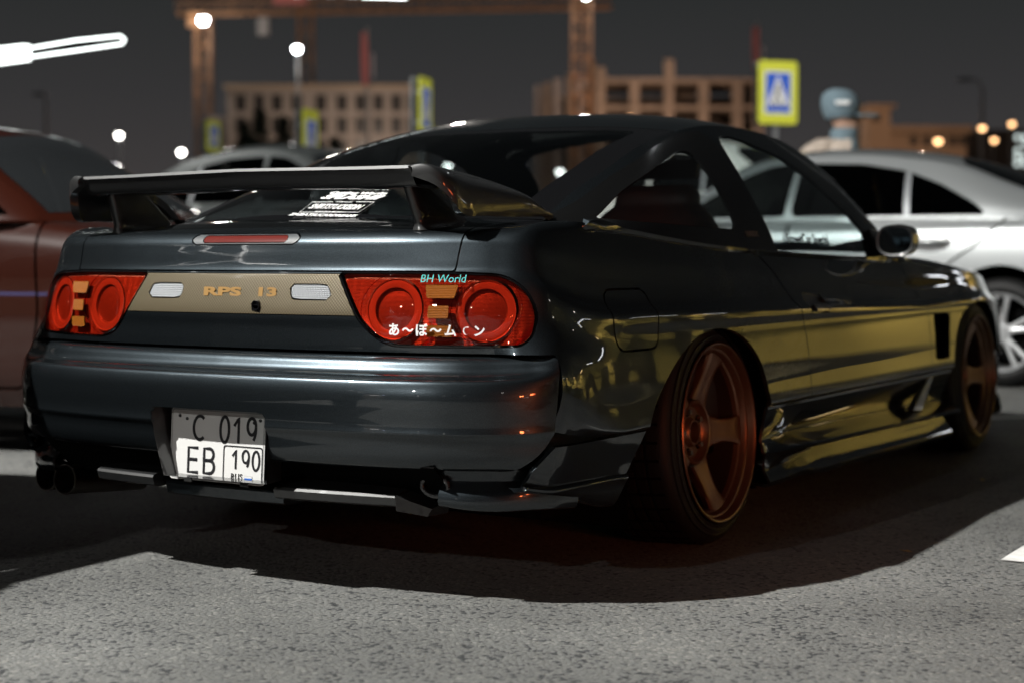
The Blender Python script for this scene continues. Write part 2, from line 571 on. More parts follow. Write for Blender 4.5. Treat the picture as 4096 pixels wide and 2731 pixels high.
# ================================================================== SPORTS CAR
def sports_car_surfaces():
    base = np.array([(0, -1.025), (.25, -1.018), (.446, -1.0), (.58, -.972), (.67, -.945), (.735, -.918), (.772, -.885),
                     (.797, -.83), (.817, -.75), (.832, -.65), (.842, -.5), (.853, -.28), (.858, 0), (.854, .3), (.851, .6),
                     (.852, 1.0), (.851, 1.4), (.85, 1.75), (.848, 2.1), (.847, 2.475), (.798, 2.88), (.712, 3.18), (.55, 3.40), (.28, 3.5), (0, 3.52)])
    top = np.array([(0, -.775, .862), (.25, -.755, .861), (.44, -.68, .859), (.54, -.60, .857), (.588, -.572, .855), (.594, -.578, .853),
                    (.601, -.584, .851), (.609, -.588, .849), (.622, -.585, .846), (.655, -.553, .839), (.70, -.49, .832), (.737, -.28, .815),
                    (.757, 0, .798), (.766, .3, .785), (.768, .6, .778), (.766, 1.0, .770), (.76, 1.4, .761), (.735, 1.72, .765),
                    (.35, 1.95, .778), (0, 2.15, .775), (0, 2.5, .765), (0, 2.8, .75), (0, 3.0, .74), (0, 3.1, .72), (0, 3.15, .70)])
    n = len(base)
    T = np.gradient(base, axis=0); T /= np.linalg.norm(T, axis=1, keepdims=True)
    T[0] = (1, 0); T[-1] = (-1, 0)
    N = np.stack([-T[:, 1], T[:, 0]], 1)          # inward (contour runs rear -> side -> front)
    w = np.array([0, 0, 0, 0, 0, .1, .3, .6, .85] + [1] * (n - 9), float)
    G = np.zeros((n, 14, 3))
    for i in range(n):
        zb = top[i, 2]
        dB = abs(np.dot(top[i, :2] - base[i], N[i]))
        dS = min(dB, .088)
        rz = [.40, .45, .50, .548, .60, .65, .733, .742, .78, .806, .8225]
        rd = [.03, .015, .005, 0, 0, 0, .020, .024, .034, .043, .060]
        zc = interp([-.9, .5, 1.75, 2.4, 3.1], [.642, .625, .600, .614, .58], base[i, 1])
        zbs = min(zb, interp([-1, 1.7, 2.2, 2.9, 3.5], [.84, .765, .752, .70, .62], base[i, 1])) if base[i, 1] > 1.7 else zb
        sz = [.352, .362, .376, .42, .50, .575, zc, zc + .012, zc + .3 * (zbs - zc), zc + .66 * (zbs - zc), zbs - .013]
        k = dS - .026
        fl = {5: .035, 6: .058, 7: .040, 8: .022, 9: .008}.get(i, 0)
        sd = [.004, -.006, -.006, -.002, .003, .010, .0155, .026, .026 + .28 * k, .026 + .58 * k, .026 + .86 * k]
        for j in range(11):
            z = rz[j] * (1 - w[i]) + sz[j] * w[i]
            d = rd[j] * (1 - w[i]) + sd[j] * w[i]
            d -= fl * interp([.50, .56, .63], [1, .55, 0], z)
            G[i, j] = (*(base[i] + N[i] * d), z)
        G[i, 12] = top[i]
        G[i, 13] = top[i] + np.array([*(N[i] * .03), -.03])
        p8 = G[i, 10]
        if base[i, 1] > 1.6 or w[i] < 1:
            G[i, 11] = p8 + (top[i] - p8) * .40; G[i, 11, 2] = p8[2] + (top[i, 2] - p8[2]) * .55
        else:
            G[i, 11] = (*(base[i] + N[i] * dS), zb - .002)
            if dB < .1: G[i, 11] = p8 * .35 + top[i] * .65 + np.array([0, 0, .001])
    G[0, :, 0] = 0; G[-1, :, 0] = 0
    A = hermite(G, [10, 10, 12, 12, 10, 10, 10, 10, 10, 8, 10, 12, 12, 12, 14, 14, 14, 12, 12, 12, 8, 8, 8, 6], (), 0)
    A = hermite(A, [3, 3, 4, 6, 6, 6, 3, 5, 6, 6, 6, 8, 2], (12,), 1)
    return A

def greenhouse_surfaces():
    # rear of the glass -> roof -> windscreen base; each row: centre, 2 mids, edge
    ctr = [(-.775, .862), (-.668, .904), (-.56, .945), (-.34, 1.025), (-.07, 1.112), (.25, 1.187), (.5, 1.214), (.82, 1.232), (1.05, 1.229), (1.22, 1.206), (1.50, 1.085), (1.78, .915), (1.97, .80)]
    edg = [(.585, -.565, .857), (.575, -.483, .889), (.565, -.40, .922), (.552, -.19, .992), (.545, .03, 1.070), (.530, .27, 1.124), (.532, .5, 1.160), (.537, .8, 1.167), (.547, 1.03, 1.152), (.562, 1.19, 1.120), (.603, 1.40, 1.035), (.675, 1.565, .895), (.735, 1.67, .785)]
    G = []
    for (yc, zc), (xe, ye, ze) in zip(ctr, edg):
        row = []
        for t in (0, .35, .65, .86, 1.0):
            s = t ** 2.4
            row.append((xe * t, yc + (ye - yc) * t ** 2, zc + (ze - zc) * s))
        G.append(row)
    A = hermite(np.array(G), [6, 6, 12, 12, 14, 10, 10, 8, 8, 10, 10, 10], (), 0)
    A = hermite(A, 8, (), 1)
    bot = [(.597, -.580, .852), (.655, -.553, .839), (.70, -.49, .832), (.737, -.28, .815), (.755, -.05, .801), (.764, .22, .788), (.7675, .5, .780), (.7675, .8, .774), (.766, 1.03, .769), (.763, 1.19, .765), (.76, 1.42, .761), (.752, 1.58, .761), (.738, 1.70, .763)]
    H = []
    for b, e in zip(np.array(bot), np.array(edg)):
        row = []
        for t in (0, .12, .35, .65, .9, 1.0):
            p = b + (e - b) * t
            bul = .024 * 4 * t * (1 - t) * min(1, (e[2] - b[2]) / .2)
            p = p + np.array([bul, 0, bul * .35])
            row.append(p)
        H.append(row)
    B = hermite(np.array(H), [6, 6, 12, 12, 14, 14, 14, 12, 10, 12, 10, 8], (), 0)
    B = hermite(B, [3, 6, 8, 8, 4], (), 1)
    return A, B

def bumper_surface():
    base = np.array([(0, -1.135), (.16, -1.132), (.32, -1.123), (.5, -1.10), (.64, -1.062), (.735, -1.010), (.795, -.955), (.829, -.895), (.842, -.80)])
    T = np.gradient(base, axis=0); T /= np.linalg.norm(T, axis=1, keepdims=True); T[0] = (1, 0)
    N = np.stack([-T[:, 1], T[:, 0]], 1)
    G = []
    #          z     d(in)
    rear = [(.300, .16), (.298, .05), (.304, .026), (.325, .014), (.372, .006), (.381, 0.0), (.388, .001), (.44, 0), (.482, .004), (.497, .012), (.5005, .024), (.506, .045), (.516, .058), (.534, .068), (.544, .082), (.545, .12)]
    side = [(.285, .10), (.283, .05), (.296, .022), (.325, .012), (.374, .006), (.386, 0.001), (.393, .001), (.44, .001), (.490, .002), (.512, .002), (.522, .003), (.530, .004), (.536, .005), (.541, .007), (.546, .011), (.549, .05)]
    wt = [0, 0, 0, .0, .02, .08, .40, 1, 1]
    for i in range(len(base)):
        row = []
        for (z0, d0), (z1, d1) in zip(rear, side):
            z = z0 + (z1 - z0) * wt[i]; d = d0 + (d1 - d0) * wt[i]
            row.append((*(base[i] + N[i] * d), z))
        G.append(row)
    A = hermite(np.array(G), [10, 10, 10, 10, 12, 12, 10, 4], (), 0)
    A = hermite(A, [2, 2, 3, 4, 2, 2, 4, 4, 4, 3, 3, 3, 3, 3, 2], (), 1)
    return A

ARCH_R = np.array([(.262, .10), (.250, .25), (.228, .347), (.208, .407), (.166, .477), (.075, .543), (-.01, .571), (-.09, .581), (-.17, .578), (-.26, .556), (-.345, .515), (-.425, .455), (-.485, .395), (-.515, .345), (-.545, .25), (-.56, .10)])
ARCH_F = np.array([(2.86, .10), (2.86, .30), (2.835, .40), (2.77, .49), (2.68, .555), (2.57, .588), (2.46, .598), (2.36, .594), (2.27, .580), (2.17, .548), (2.09, .490), (2.05, .425), (2.03, .345), (2.02, .25), (2.02, .10)])
def smooth_open(P, seg=4):
    return hermite(np.asarray(P), seg)

LIGHT_R = rounded([(.298, .7285), (.372, .611), (.432, .5695), (.60, .5695), (.742, .5735), (.760, .592), (.758, .645), (.735, .695), (.690, .7235), (.56, .7285)],
                  [.004, .05, .06, 0, .012, .012, .05, .045, .05, 0], 5)

def make_sports_car():
    paint = MATS['car_paint']; black = MATS['black_trim']; gloss = MATS['gloss_black']; dark = MATS['dark_void']
    car = empty('sports_car', (0, 0, 0), label='low dark grey hatchback coupe with rear wing and bronze wheels, sharp in the foreground', cat='car')
    U = sports_car_surfaces()
    UM = grid(U); outward(UM, (0, .8, .5))
    # underside of the picture: things cut away
    ar = smooth_open(ARCH_R); af = smooth_open(ARCH_F)
    side = lambda v: v[:, 0] > .55
    def arch(P):
        return lambda v: np.where(v[:, 0] > .45, sd_poly(P, v[:, 1], v[:, 2]), 1.0)
    _, UM = cut(UM, arch(ar)); _, UM = cut(UM, arch(af))
    # behind the bumper
    bum = np.array([(-.912, .30), (-.908, .41), (-.892, .5515), (-1.6, .5515), (-1.6, .30)])
    _, UM = cut(UM, lambda v: np.where(v[:, 1] < -.6, sd_poly(bum, v[:, 1], v[:, 2]), 1.0), .002)
    parts = {}
    # tail lamp
    lamp, UM = cut(UM, lambda v: np.where(v[:, 1] < -.7, sd_poly(LIGHT_R, v[:, 0], v[:, 2]) - .0055, 1.0), .001)
    lamp, seal = cut(lamp, lambda v: sd_poly(LIGHT_R, v[:, 0], v[:, 2]), .0006)
    # hatch: rear panel with deck
    hp = rounded([(-.9, .733), (.5825, .733), (.587, .80), (.587, .9), (-.9, .9)], [0, .004, 0, 0, 0], 3)
    isdeck = lambda v: np.where((v[:, 1] < -.4), sd_poly(hp, v[:, 0], v[:, 2]), 1.0)
    hatch, UM = cut(UM, isdeck, .004)
    # tail panel between the lamps, below the hatch edge (garnish above, dark painted panel below)
    tp = np.array([(-.9, .5), (.60, .5), (.60, .733), (-.9, .733)])
    tp_r, UM = cut(UM, lambda v: np.where(v[:, 1] < -.86, sd_poly(tp, v[:, 0], v[:, 2]), 1.0), .0)
    gl = np.array([(-.9, .632), (.363, .632), (.304, .7275), (-.9, .7275)])
    garn, low = cut(tp_r, lambda v: sd_poly(gl, v[:, 0], v[:, 2]), .002)
    # third brake lamp pocket and reverse lamps in the garnish
    tb = rounded([(-.9, .7955), (.160, .7955), (.168, .8), (.168, .8175), (.162, .8215), (-.9, .8215)], [0, .004, .004, .004, .004, 0], 3)
    tl, hatch = cut(hatch, lambda v: np.where(v[:, 1] < -.93, sd_poly(tb, v[:, 0], v[:, 2]), 1.0), .003)
    tbl = np.array([(-.9, .800), (.130, .800), (.130, .8175), (-.9, .8175)])
    tlens, tframe = cut(tl, lambda v: sd_poly(tbl, v[:, 0], v[:, 2]), .002)
    rvp = rounded([(.165, .703), (.270, .703), (.287, .667), (.171, .667)], .006, 4)
    rv, garn = cut(garn, lambda v: sd_poly(rvp, v[:, 0], v[:, 2]), .003)
    # fuel flap, door, wing vent
    fp = rounded([(-.648, .690), (-.455, .690), (-.437, .640), (-.437, .546), (-.634, .546), (-.648, .60)], [.03, .03, .0, .035, .035, 0], 5)
    flap, UM = cut(UM, lambda v: np.where(v[:, 0] > .7, sd_poly(fp, v[:, 1], v[:, 2]), 1.0), .005)
    door_p = rounded([(.30, .86), (.305, .786), (.388, .732), (.458, .665), (.508, .601), (.537, .507), (.546, .42), (.547, .30), (1.75, .30), (1.752, .45), (1.744, .565), (1.69, .66), (1.62, .72), (1.60, .86)], [0, 0, .02, .03, .03, .03, .03, 0, 0, .02, .03, .04, .02, 0], 4)
    vent_p = rounded([(1.80, .565), (2.02, .562), (2.00, .50), (1.985, .395), (1.805, .398)], .012, 4)
    vent, UM = cut(UM, lambda v: np.where(v[:, 0] > .7, sd_poly(vent_p, v[:, 1], v[:, 2]), 1.0), .0)
    onside = lambda v: (v[:, 0] > .70) & (v[:, 1] > -.6)
    # bonnet
    hood_p = np.array([(-1, 1.78), (.60, 1.78), (.66, 2.1), (.64, 2.8), (.5, 3.35), (-1, 3.40)])
    hood, UM = cut(UM, lambda v: np.where((v[:, 1] > 1.75) & (v[:, 2] > .5), sd_poly(hood_p, v[:, 0], v[:, 1]), 1.0), .006)
    door, body = cut(UM, lambda v: np.where(onside(v), sd_poly(door_p, v[:, 1], v[:, 2]), 1.0), .006)
    hp_ = rounded([(.562, .662), (.735, .651), (.745, .597), (.580, .600)], .022, 5)
    hq_ = rounded([(.600, .632), (.738, .627), (.742, .602), (.603, .606)], .011, 4)
    hbar, _ = cut(door, lambda v: sd_poly(hq_, v[:, 1], v[:, 2]))
    hcup, door = cut(door, lambda v: sd_poly(hp_, v[:, 1], v[:, 2]), .001)
    keep = U.reshape(-1, 3)
    side_pts = keep[(keep[:, 0] > .72) & (keep[:, 1] > -.85) & (keep[:, 1] < 2.4)]
    side_surf = Surf(side_pts, 1, 2, 0)
    rear_pts = keep[(keep[:, 1] < -.78) & (keep[:, 2] > .5) & (keep[:, 2] < .83)]
    rear_surf = Surf(rear_pts, 0, 2, 1)

    # ---------------- greenhouse
    A, B = greenhouse_surfaces()
    TM = outward(grid(A), (0, .6, .5)); SM = outward(grid(B), (0, .6, .8))
    # hatch glass: everything behind the roof line
    hl = lambda v: v[:, 1] - (.005 + .265 * np.abs(v[:, 0] / .5) ** 2.2)
    hg, roof = cut(TM, hl, .006)
    # clear part of the hatch glass, inside the black band
    edg = np.array([(.0, -.745), (.25, -.725), (.43, -.650), (.508, -.575), (.500, -.472), (.486, -.296), (.476, -.084), (.478, .06), (.468, .165), (.44, .150), (.34, .055), (.25, .005), (.12, -.035), (0, -.045), (-.2, -.045), (-.2, -.745)])
    gclear, gband = cut(hg, lambda v: sd_poly(edg, v[:, 0], v[:, 1]), 0)
    ws_p = np.array([(-.2, 1.25), (.30, 1.235), (.48, 1.20), (.53, 1.23), (.572, 1.41), (.64, 1.56), (.68, 1.645), (.45, 1.83), (.2, 1.90), (-.2, 1.92)])
    wscr, roof = cut(roof, lambda v: sd_poly(ws_p, v[:, 0], v[:, 1]), .003)
    # side: quarter glass and door glass
    q_p = rounded([(-.458, .862), (-.236, .936), (.01, 1.012), (.20, 1.064), (.275, 1.068), (.268, .985), (.262, .90), (.250, .845), (-.02, .850), (-.28, .857)], [.014, 0, 0, .03, .035, .0, 0, .03, 0, 0], 5)
    qglass, SM = cut(SM, lambda v: sd_poly(q_p, v[:, 1], v[:, 2]), .002)
    dg_p = rounded([(.502, .772), (.484, .88), (.476, .96), (.488, 1.06), (.512, 1.124), (.60, 1.130), (.70, 1.121), (.912, 1.084), (1.094, 1.006), (1.278, .898), (1.40, .80), (1.43, .772)], [0, 0, 0, .02, .02, 0, 0, .02, .02, .02, 0, 0], 4)
    dglass, SM = cut(SM, lambda v: sd_poly(dg_p, v[:, 1], v[:, 2]), .004)
    # painted rail / pillars against the black quarter surround
    sail_p = np.array([(-.75, .80), (-.75, .84), (-.532, .870), (-.352, .928), (-.126, 1.001), (.102, 1.075), (.294, 1.122), (.43, 1.140), (.475, 1.10), (.462, 1.03), (.456, .95), (.466, .86), (.486, .74)])
    surround, pillar = cut(SM, lambda v: sd_poly(sail_p, v[:, 1], v[:, 2]), .0)

    # ---------------- link everything
    body_full = body.both().add(low.both().copy()) if False else body.both()
    for isl in islands(body_full):
        build('quarter_panel' if isl.v[:, 1].min() < 1.0 else 'front_fender', isl, paint, car, 35, .012)
    build('tail_panel', low.both(), paint, car, 35, .008, label='dark lower panel between the two tail lights')
    o_roof = build('roof', roof.both().add(pillar.both()).weld(), paint, car, 40, .010)
    o_hood = build('hood', hood.both(), paint, car, 40, .008)
    o_hatch = build('hatch_lid', hatch.both(), paint, car, 30, .010)
    build('brake_light', tframe.both(), MATS['grey_plastic'], car, 30, .006)
    bl = build('lens', tlens.both().moved((0, .001, 0)), MATS['dark_red_lens'], bpy.data.objects['brake_light'], 30, .004)
    og = build('rear_garnish', garn.both(), MATS['gold_weave'], car, 30, .006, label='gold weave panel between the tail lights')
    for mm in (rv, rv.mirrored()):
        build('reverse_light', mm.moved((0, .002, 0)), MATS['clear_lens'], og, 30, .004)
    for s_, x_, sx_ in (('RPS', -.038, 2.75), ('13', .097, 2.45)):
        text('badge', s_, .0275, MATS['gold_print'], frame((x_, rear_surf.at(x_, .684)[0] - .0012, .6830), (1, 0, 0), (0, .12, 1)), og, sx=sx_, bold=.0012)
    lockm = lathe([(0, .0), (-.004, .010), (-.004, .013), (.002, .014)], 'y', 20)
    ly = rear_surf.at(.085, .655)[0]
    lk = lathe([(-.003, .0001), (-.003, .008), (-.006, .009), (-.006, .012), (.004, .0135)], 'y', 20).moved((.072, ly, .652))
    lk.add(prism(rounded([(.059, .633), (.085, .633), (.085, .652), (.059, .652)], .004), ly - .003, ly + .004, 'xz'))
    build('lock', lk, gloss, og, 40)
    # hatch glass
    gb = build('rear_window', gband.both(), gloss, car, 40, .006)
    build('glass', gclear.both(), MATS['tint_glass'], gb, 40)
    build('windscreen', wscr.both(), MATS['car_glass'], car, 40)
    for s in (1, -1):
        f = (lambda m: m) if s > 0 else (lambda m: m.mirrored())
        q = build('quarter_window', f(surround), black, car, 40, .006)
        build('glass', f(qglass), MATS['car_glass'], q, 40)
        d = build('door', f(door), paint, car, 35, .012)
        build('window', f(dglass), MATS['door_glass'], d, 40)
        build('fuel_flap' if s > 0 else 'flank_patch', f(flap), paint, car, 35, .008)
        # wing vent: recessed dark mesh behind the opening
        v = f(vent).moved((-.045 * s, 0, 0))
        vo = build('fender_vent', v, dark, car, 40, .006)
        for zz in (.44, .48, .52):
            yy0, yy1 = 1.815, 1.975
            build('louvre', prism([(.76, zz), (.80, zz - .012), (.80, zz - .015), (.76, zz - .003)], yy0, yy1, 'xz').xf(Matrix.Diagonal((s, 1, 1, 1))), dark, vo, 40)
        # lamp
        build('lamp_seal', f(seal.moved((0, .003, 0))), gloss, car, 30, .012)
        make_tail_lamp(car, f, s, lamp, rear_surf)
        # door handle, mirror
        make_handle(d, f, hcup, hbar)
        make_mirror(car, f)
        make_skirt(car, f, s)
    make_front_bumper(car)
    make_rear_bumper(car)
    make_wing(car)
    make_cabin(car)
    make_undercarriage(car)
    for s in (1, -1):
        for y in (0.0, 2.475):
            make_wheel(car, s, y)
    make_decals(car, rear_surf, side_surf)
    return car

def make_tail_lamp(car, f, s, lamp, rs):
    # clear red shell; behind it a ribbed back plate with two reflector bowls
    circ = ((.447, .650, .080), (.660, .648, .080))
    plate = shell = lamp
    for cx, cz, r in circ:
        _, shell = cut(shell, lambda v: np.hypot((v[:, 0] - cx) / (.95 if cx > .6 else 1.0), (v[:, 2] - cz) / .985) - r * .985)
    o = build('tail_light', f(shell.moved((0, .0005, 0))), MATS['red_glass'], car, 30)
    for cx, cz, r in circ:
        _, plate = cut(plate, lambda v: np.hypot((v[:, 0] - cx) / (.95 if cx > .6 else 1.0), v[:, 2] - cz) - r * .84)
    build('back_plate', f(plate.moved((0, .012, 0))), MATS['lamp_plate'], o, 30)
    rim_p = LIGHT_R; n_ = len(rim_p)
    q0 = [np.array([x, rs.at(x, z)[0], z]) for x, z in rim_p]
    wall = M(q0 + [p + np.array([0, .05, 0]) for p in q0], [[i_, (i_ + 1) % n_, n_ + (i_ + 1) % n_, n_ + i_] for i_ in range(n_)])
    build('housing', f(wall), MATS['dark_void'], o, 40)
    for cx, cz, r in circ:
        y, gx, gz = rs.at(cx, cz)
        nrm = Vector((gx, -1, gz)).normalized()
        prof = [(-.011, r * .86), (-.0115, r * .84), (-.013, r * .83), (-.0125, r * .72), (-.0135, r * .62), (-.018, r * .605), (-.022, r * .60), (-.0235, r * .58), (-.0215, r * .40), (-.0205, r * .20), (-.020, .0006)]
        rot = Vector((0, 0, 1)).rotation_difference(nrm).to_matrix().to_4x4()
        bw = lathe(prof, 'z', 36).xf(Matrix.Translation((cx, y, cz)) @ rot)
        build('reflector', f(bw), MATS['reflector'], o, 25)
        build('reflector_disc', f(lathe([(-.0165, r * .605), (-.0195, r * .57), (-.0175, r * .40), (-.0165, r * .20), (-.016, .0006)], 'z', 36).xf(Matrix.Translation((cx, y, cz)) @ rot)), MATS['reflector_disc'], o, 25)
    def drape(pts, lift):
        v = []
        for (x, z), l in zip(pts, lift):
            y, gx, gz = rs.at(x, z)
            n = np.array([gx, -1, gz]); n /= np.linalg.norm(n)
            v.append(np.array([x, y, z]) + n * l)
        return np.array(v)
    for cx, cz, r in ((.447, .650, .080), (.660, .648, .080)):
        # ring (raised, clear red) and inner dome with a reflector step
        prof = [(q, .0022 + .0085 * (1 - q * q)) for q in (0, .2, .4, .52, .58)] + [(.60, .0078), (.64, .0082), (.72, .0072), (.80, .0058), (.82, .0044), (.86, .0046), (.91, .0062), (.95, .0058), (.98, .0035), (1.0, .0012)]
        n = 44; t = np.linspace(0, 2 * np.pi, n, endpoint=False)
        rows = []
        for q, l in prof:
            pts = [(cx + r * max(q, .01) * math.cos(a) * (.95 if cx > .6 else 1.0), cz + r * max(q, .01) * math.sin(a) * .985) for a in t]
            rows.append(drape(pts, [l] * n))
        S = np.array(rows)
        core = outward(grid(S[:5], closed_v=True), (cx, -.5, cz))
        mid = outward(grid(S[4:10], closed_v=True), (cx, -.5, cz))
        ring = outward(grid(S[9:], closed_v=True), (cx, -.5, cz))
        build('lamp_ring', f(ring), MATS['red_glass'], o, 50)
        build('lamp_reflector', f(mid), MATS['red_glass'], o, 50)
        build('lamp_dome', f(core), MATS['red_glass'], o, 50)
    for z0, z1, x0, x1 in ((.674, .703, .527, .590), (.630, .657, .533, .580), (.589, .614, .529, .588)):
        P = rounded([(x0, z0), (x1, z0), (x1 + .006, z1), (x0 - .006, z1)], .003, 3) if z0 > .66 else rounded([(x0, z0), (x1, z0), (x1, z1), (x0, z1)], .003, 3)
        v = drape(P, [.0022] * len(P))
        m = M(v, [list(range(len(P)))])
        outward(m, (.55, -.5, .65))
        build('amber_lens', f(m), MATS['amber_lens'], o, 0, .003)

def make_handle(d, f, cup, bar):
    # recessed cup with a pull bar across its lower part
    h = build('handle', f(cup.moved((-.010, 0, 0))), MATS['paint_black'], d, 40, .004)
    build('pull_bar', f(bar.moved((.006, 0, 0))), MATS['paint_black'], d, 40, .012, bevel=0)

def make_mirror(car, f):
    # shell pointing forward, mirror glass facing back
    t = np.linspace(0, 2 * np.pi, 28, endpoint=False)
    def sec(y, cx, cz, w, h, p=2.6):
        c, s_ = np.cos(t), np.sin(t)
        return np.stack([cx + w * np.sign(c) * np.abs(c) ** (2 / p), np.full_like(t, y), cz + h * np.sign(s_) * np.abs(s_) ** (2 / p)], -1)
    S = [sec(1.315, .853, .822, .056, .045), sec(1.312, .853, .822, .062, .052), sec(1.34, .853, .823, .064, .054), sec(1.39, .852, .823, .061, .051), sec(1.435, .848, .821, .050, .041), sec(1.46, .842, .818, .032, .025), sec(1.468, .838, .816, .003, .002)]
    m = grid(np.array(S), closed_v=True)
    outward(m, (.853, 1.38, .822))
    o = build('mirror', f(m), MATS['paint_black'], car, 40)
    g = M(sec(1.318, .853, .822, .055, .044), [list(range(28))]); outward(g, (.853, 1.4, .822))
    build('mirror_glass', f(g), MATS['mirror_glass'], o, 0)
    arm = prism(rounded([(.735, .765), (.79, .772), (.815, .782), (.815, .835), (.785, .845), (.74, .86), (.715, .85)], .012), 1.37, 1.43, 'xz')
    build('mirror_arm', f(arm), MATS['black_trim'], o, 30)
    sail = M([(.752, 1.36, .775), (.735, 1.40, .86), (.722, 1.60, .775)], [(0, 1, 2)])
    build('mirror_sail', f(outward(sail, (0, 1.4, .8))), MATS['black_trim'], o, 0, .03, 0)

def make_skirt(car, f, s):
    # long side skirt: hollow upper flank, knife ridge, tucked bottom
    ys = [.222, .25, .34, .50, .56, .80, 1.2, 1.6, 1.9, 1.985, 2.0]
    G = []
    for y in ys:
        g = interp([.20, .50, .60], [.1, 1, 1], y)                       # ridge grows out of a point at the rear
        zr = interp([.2, .5, 2.03], [.222, .229, .205], y)
        xr = .838 + .052 * g
        zbot = interp([.2, .50, .58, 2.03], [.130, .135, .127, .106], y)
        hg = interp([.222, .50, 1.75, 2.0], [.35, 1, 1, .75], y)
        xi = .850 - .050 * hg
        zf = zr + .034
        G.append([(.852, y, .352), (.851, y, .345), (.847, y, .341), (xi + .002, y, zf + .008), (xi, y, zf + .001), (xi + .004, y, zf - .004),
                  (xr - .006, y, zr + .003), (xr, y, zr - .002), (xr - .003, y, zr - .009), (.846 - .012 * g, y, zr - .046), (.848 - .010 * g, y, zr - .052), (.858, y, zbot + .020), (.861, y, zbot + .014), (.857, y, zbot), (.845, y, zbot - .002), (.70, y, zbot + .01)])
    G = np.array(G)
    A = hermite(G, 6, (), 0); A = hermite(A, 2, tuple(range(1, 15)), 1)
    m = outward(grid(A), (0, 1, .3))
    o = build('side_skirt', f(m), MATS['car_paint'], car, 28, .008)
    # slanted stay in the skirt's front hollow
    st = M(*_slab([(1.56, .236), (1.66, .228), (1.80, .345), (1.745, .345)], .822, .848))
    build('skirt_fin', f(st), MATS['paint_black'], o, 30, 0, bevel=.004)
    # rear valance between the wheel and the bumper
    yv = [-.50, -.56, -.66, -.80, -.90, -.96]
    G = []
    for y in yv:
        zb = interp([-.96, -.90, -.66, -.55, -.5], [.252, .240, .188, .20, .28], y)
        xo = interp([-.97, -.92, -.83, -.75, -.65, -.5], [.806, .828, .8365, .840, .8415, .843], y)
        tp = interp([-.96, -.85, -.6], [.030, .012, 0], y)
        G.append([(xo, y, .3525), (xo - .004 - tp * .2, y, .33), (xo - .013 - tp * .6, y, .285), (xo - .016 - tp, y, max(.262, zb + .016)), (xo - .006 - tp, y, max(.254, zb + .012)), (xo - .008 - tp, y, max(.247, zb + .008)), (xo - .018 - tp, y, zb + .004), (xo - .04 - tp, y, zb), (xo - .12, y, zb + .01)])
    A = hermite(np.array(G), 5, (), 0); A = hermite(A, 3, (3, 5), 1)
    m = outward(grid(A), (0, -.5, .35))
    vp = np.array([(-.50, .42), (-.505, .37), (-.56, .29), (-.645, .185), (-.66, .05), (-.99, .05), (-.985, .20), (-.968, .29), (-.920, .354), (-.914, .42)])
    m, _ = cut(m, lambda v: sd_poly(vp, v[:, 1], v[:, 2]))
    build('rear_valance', f(m), MATS['car_paint'], car, 40, .010)

def _slab(poly, x0, x1):
    m = prism(poly, x0, x1, 'yz'); return m.v, m.f

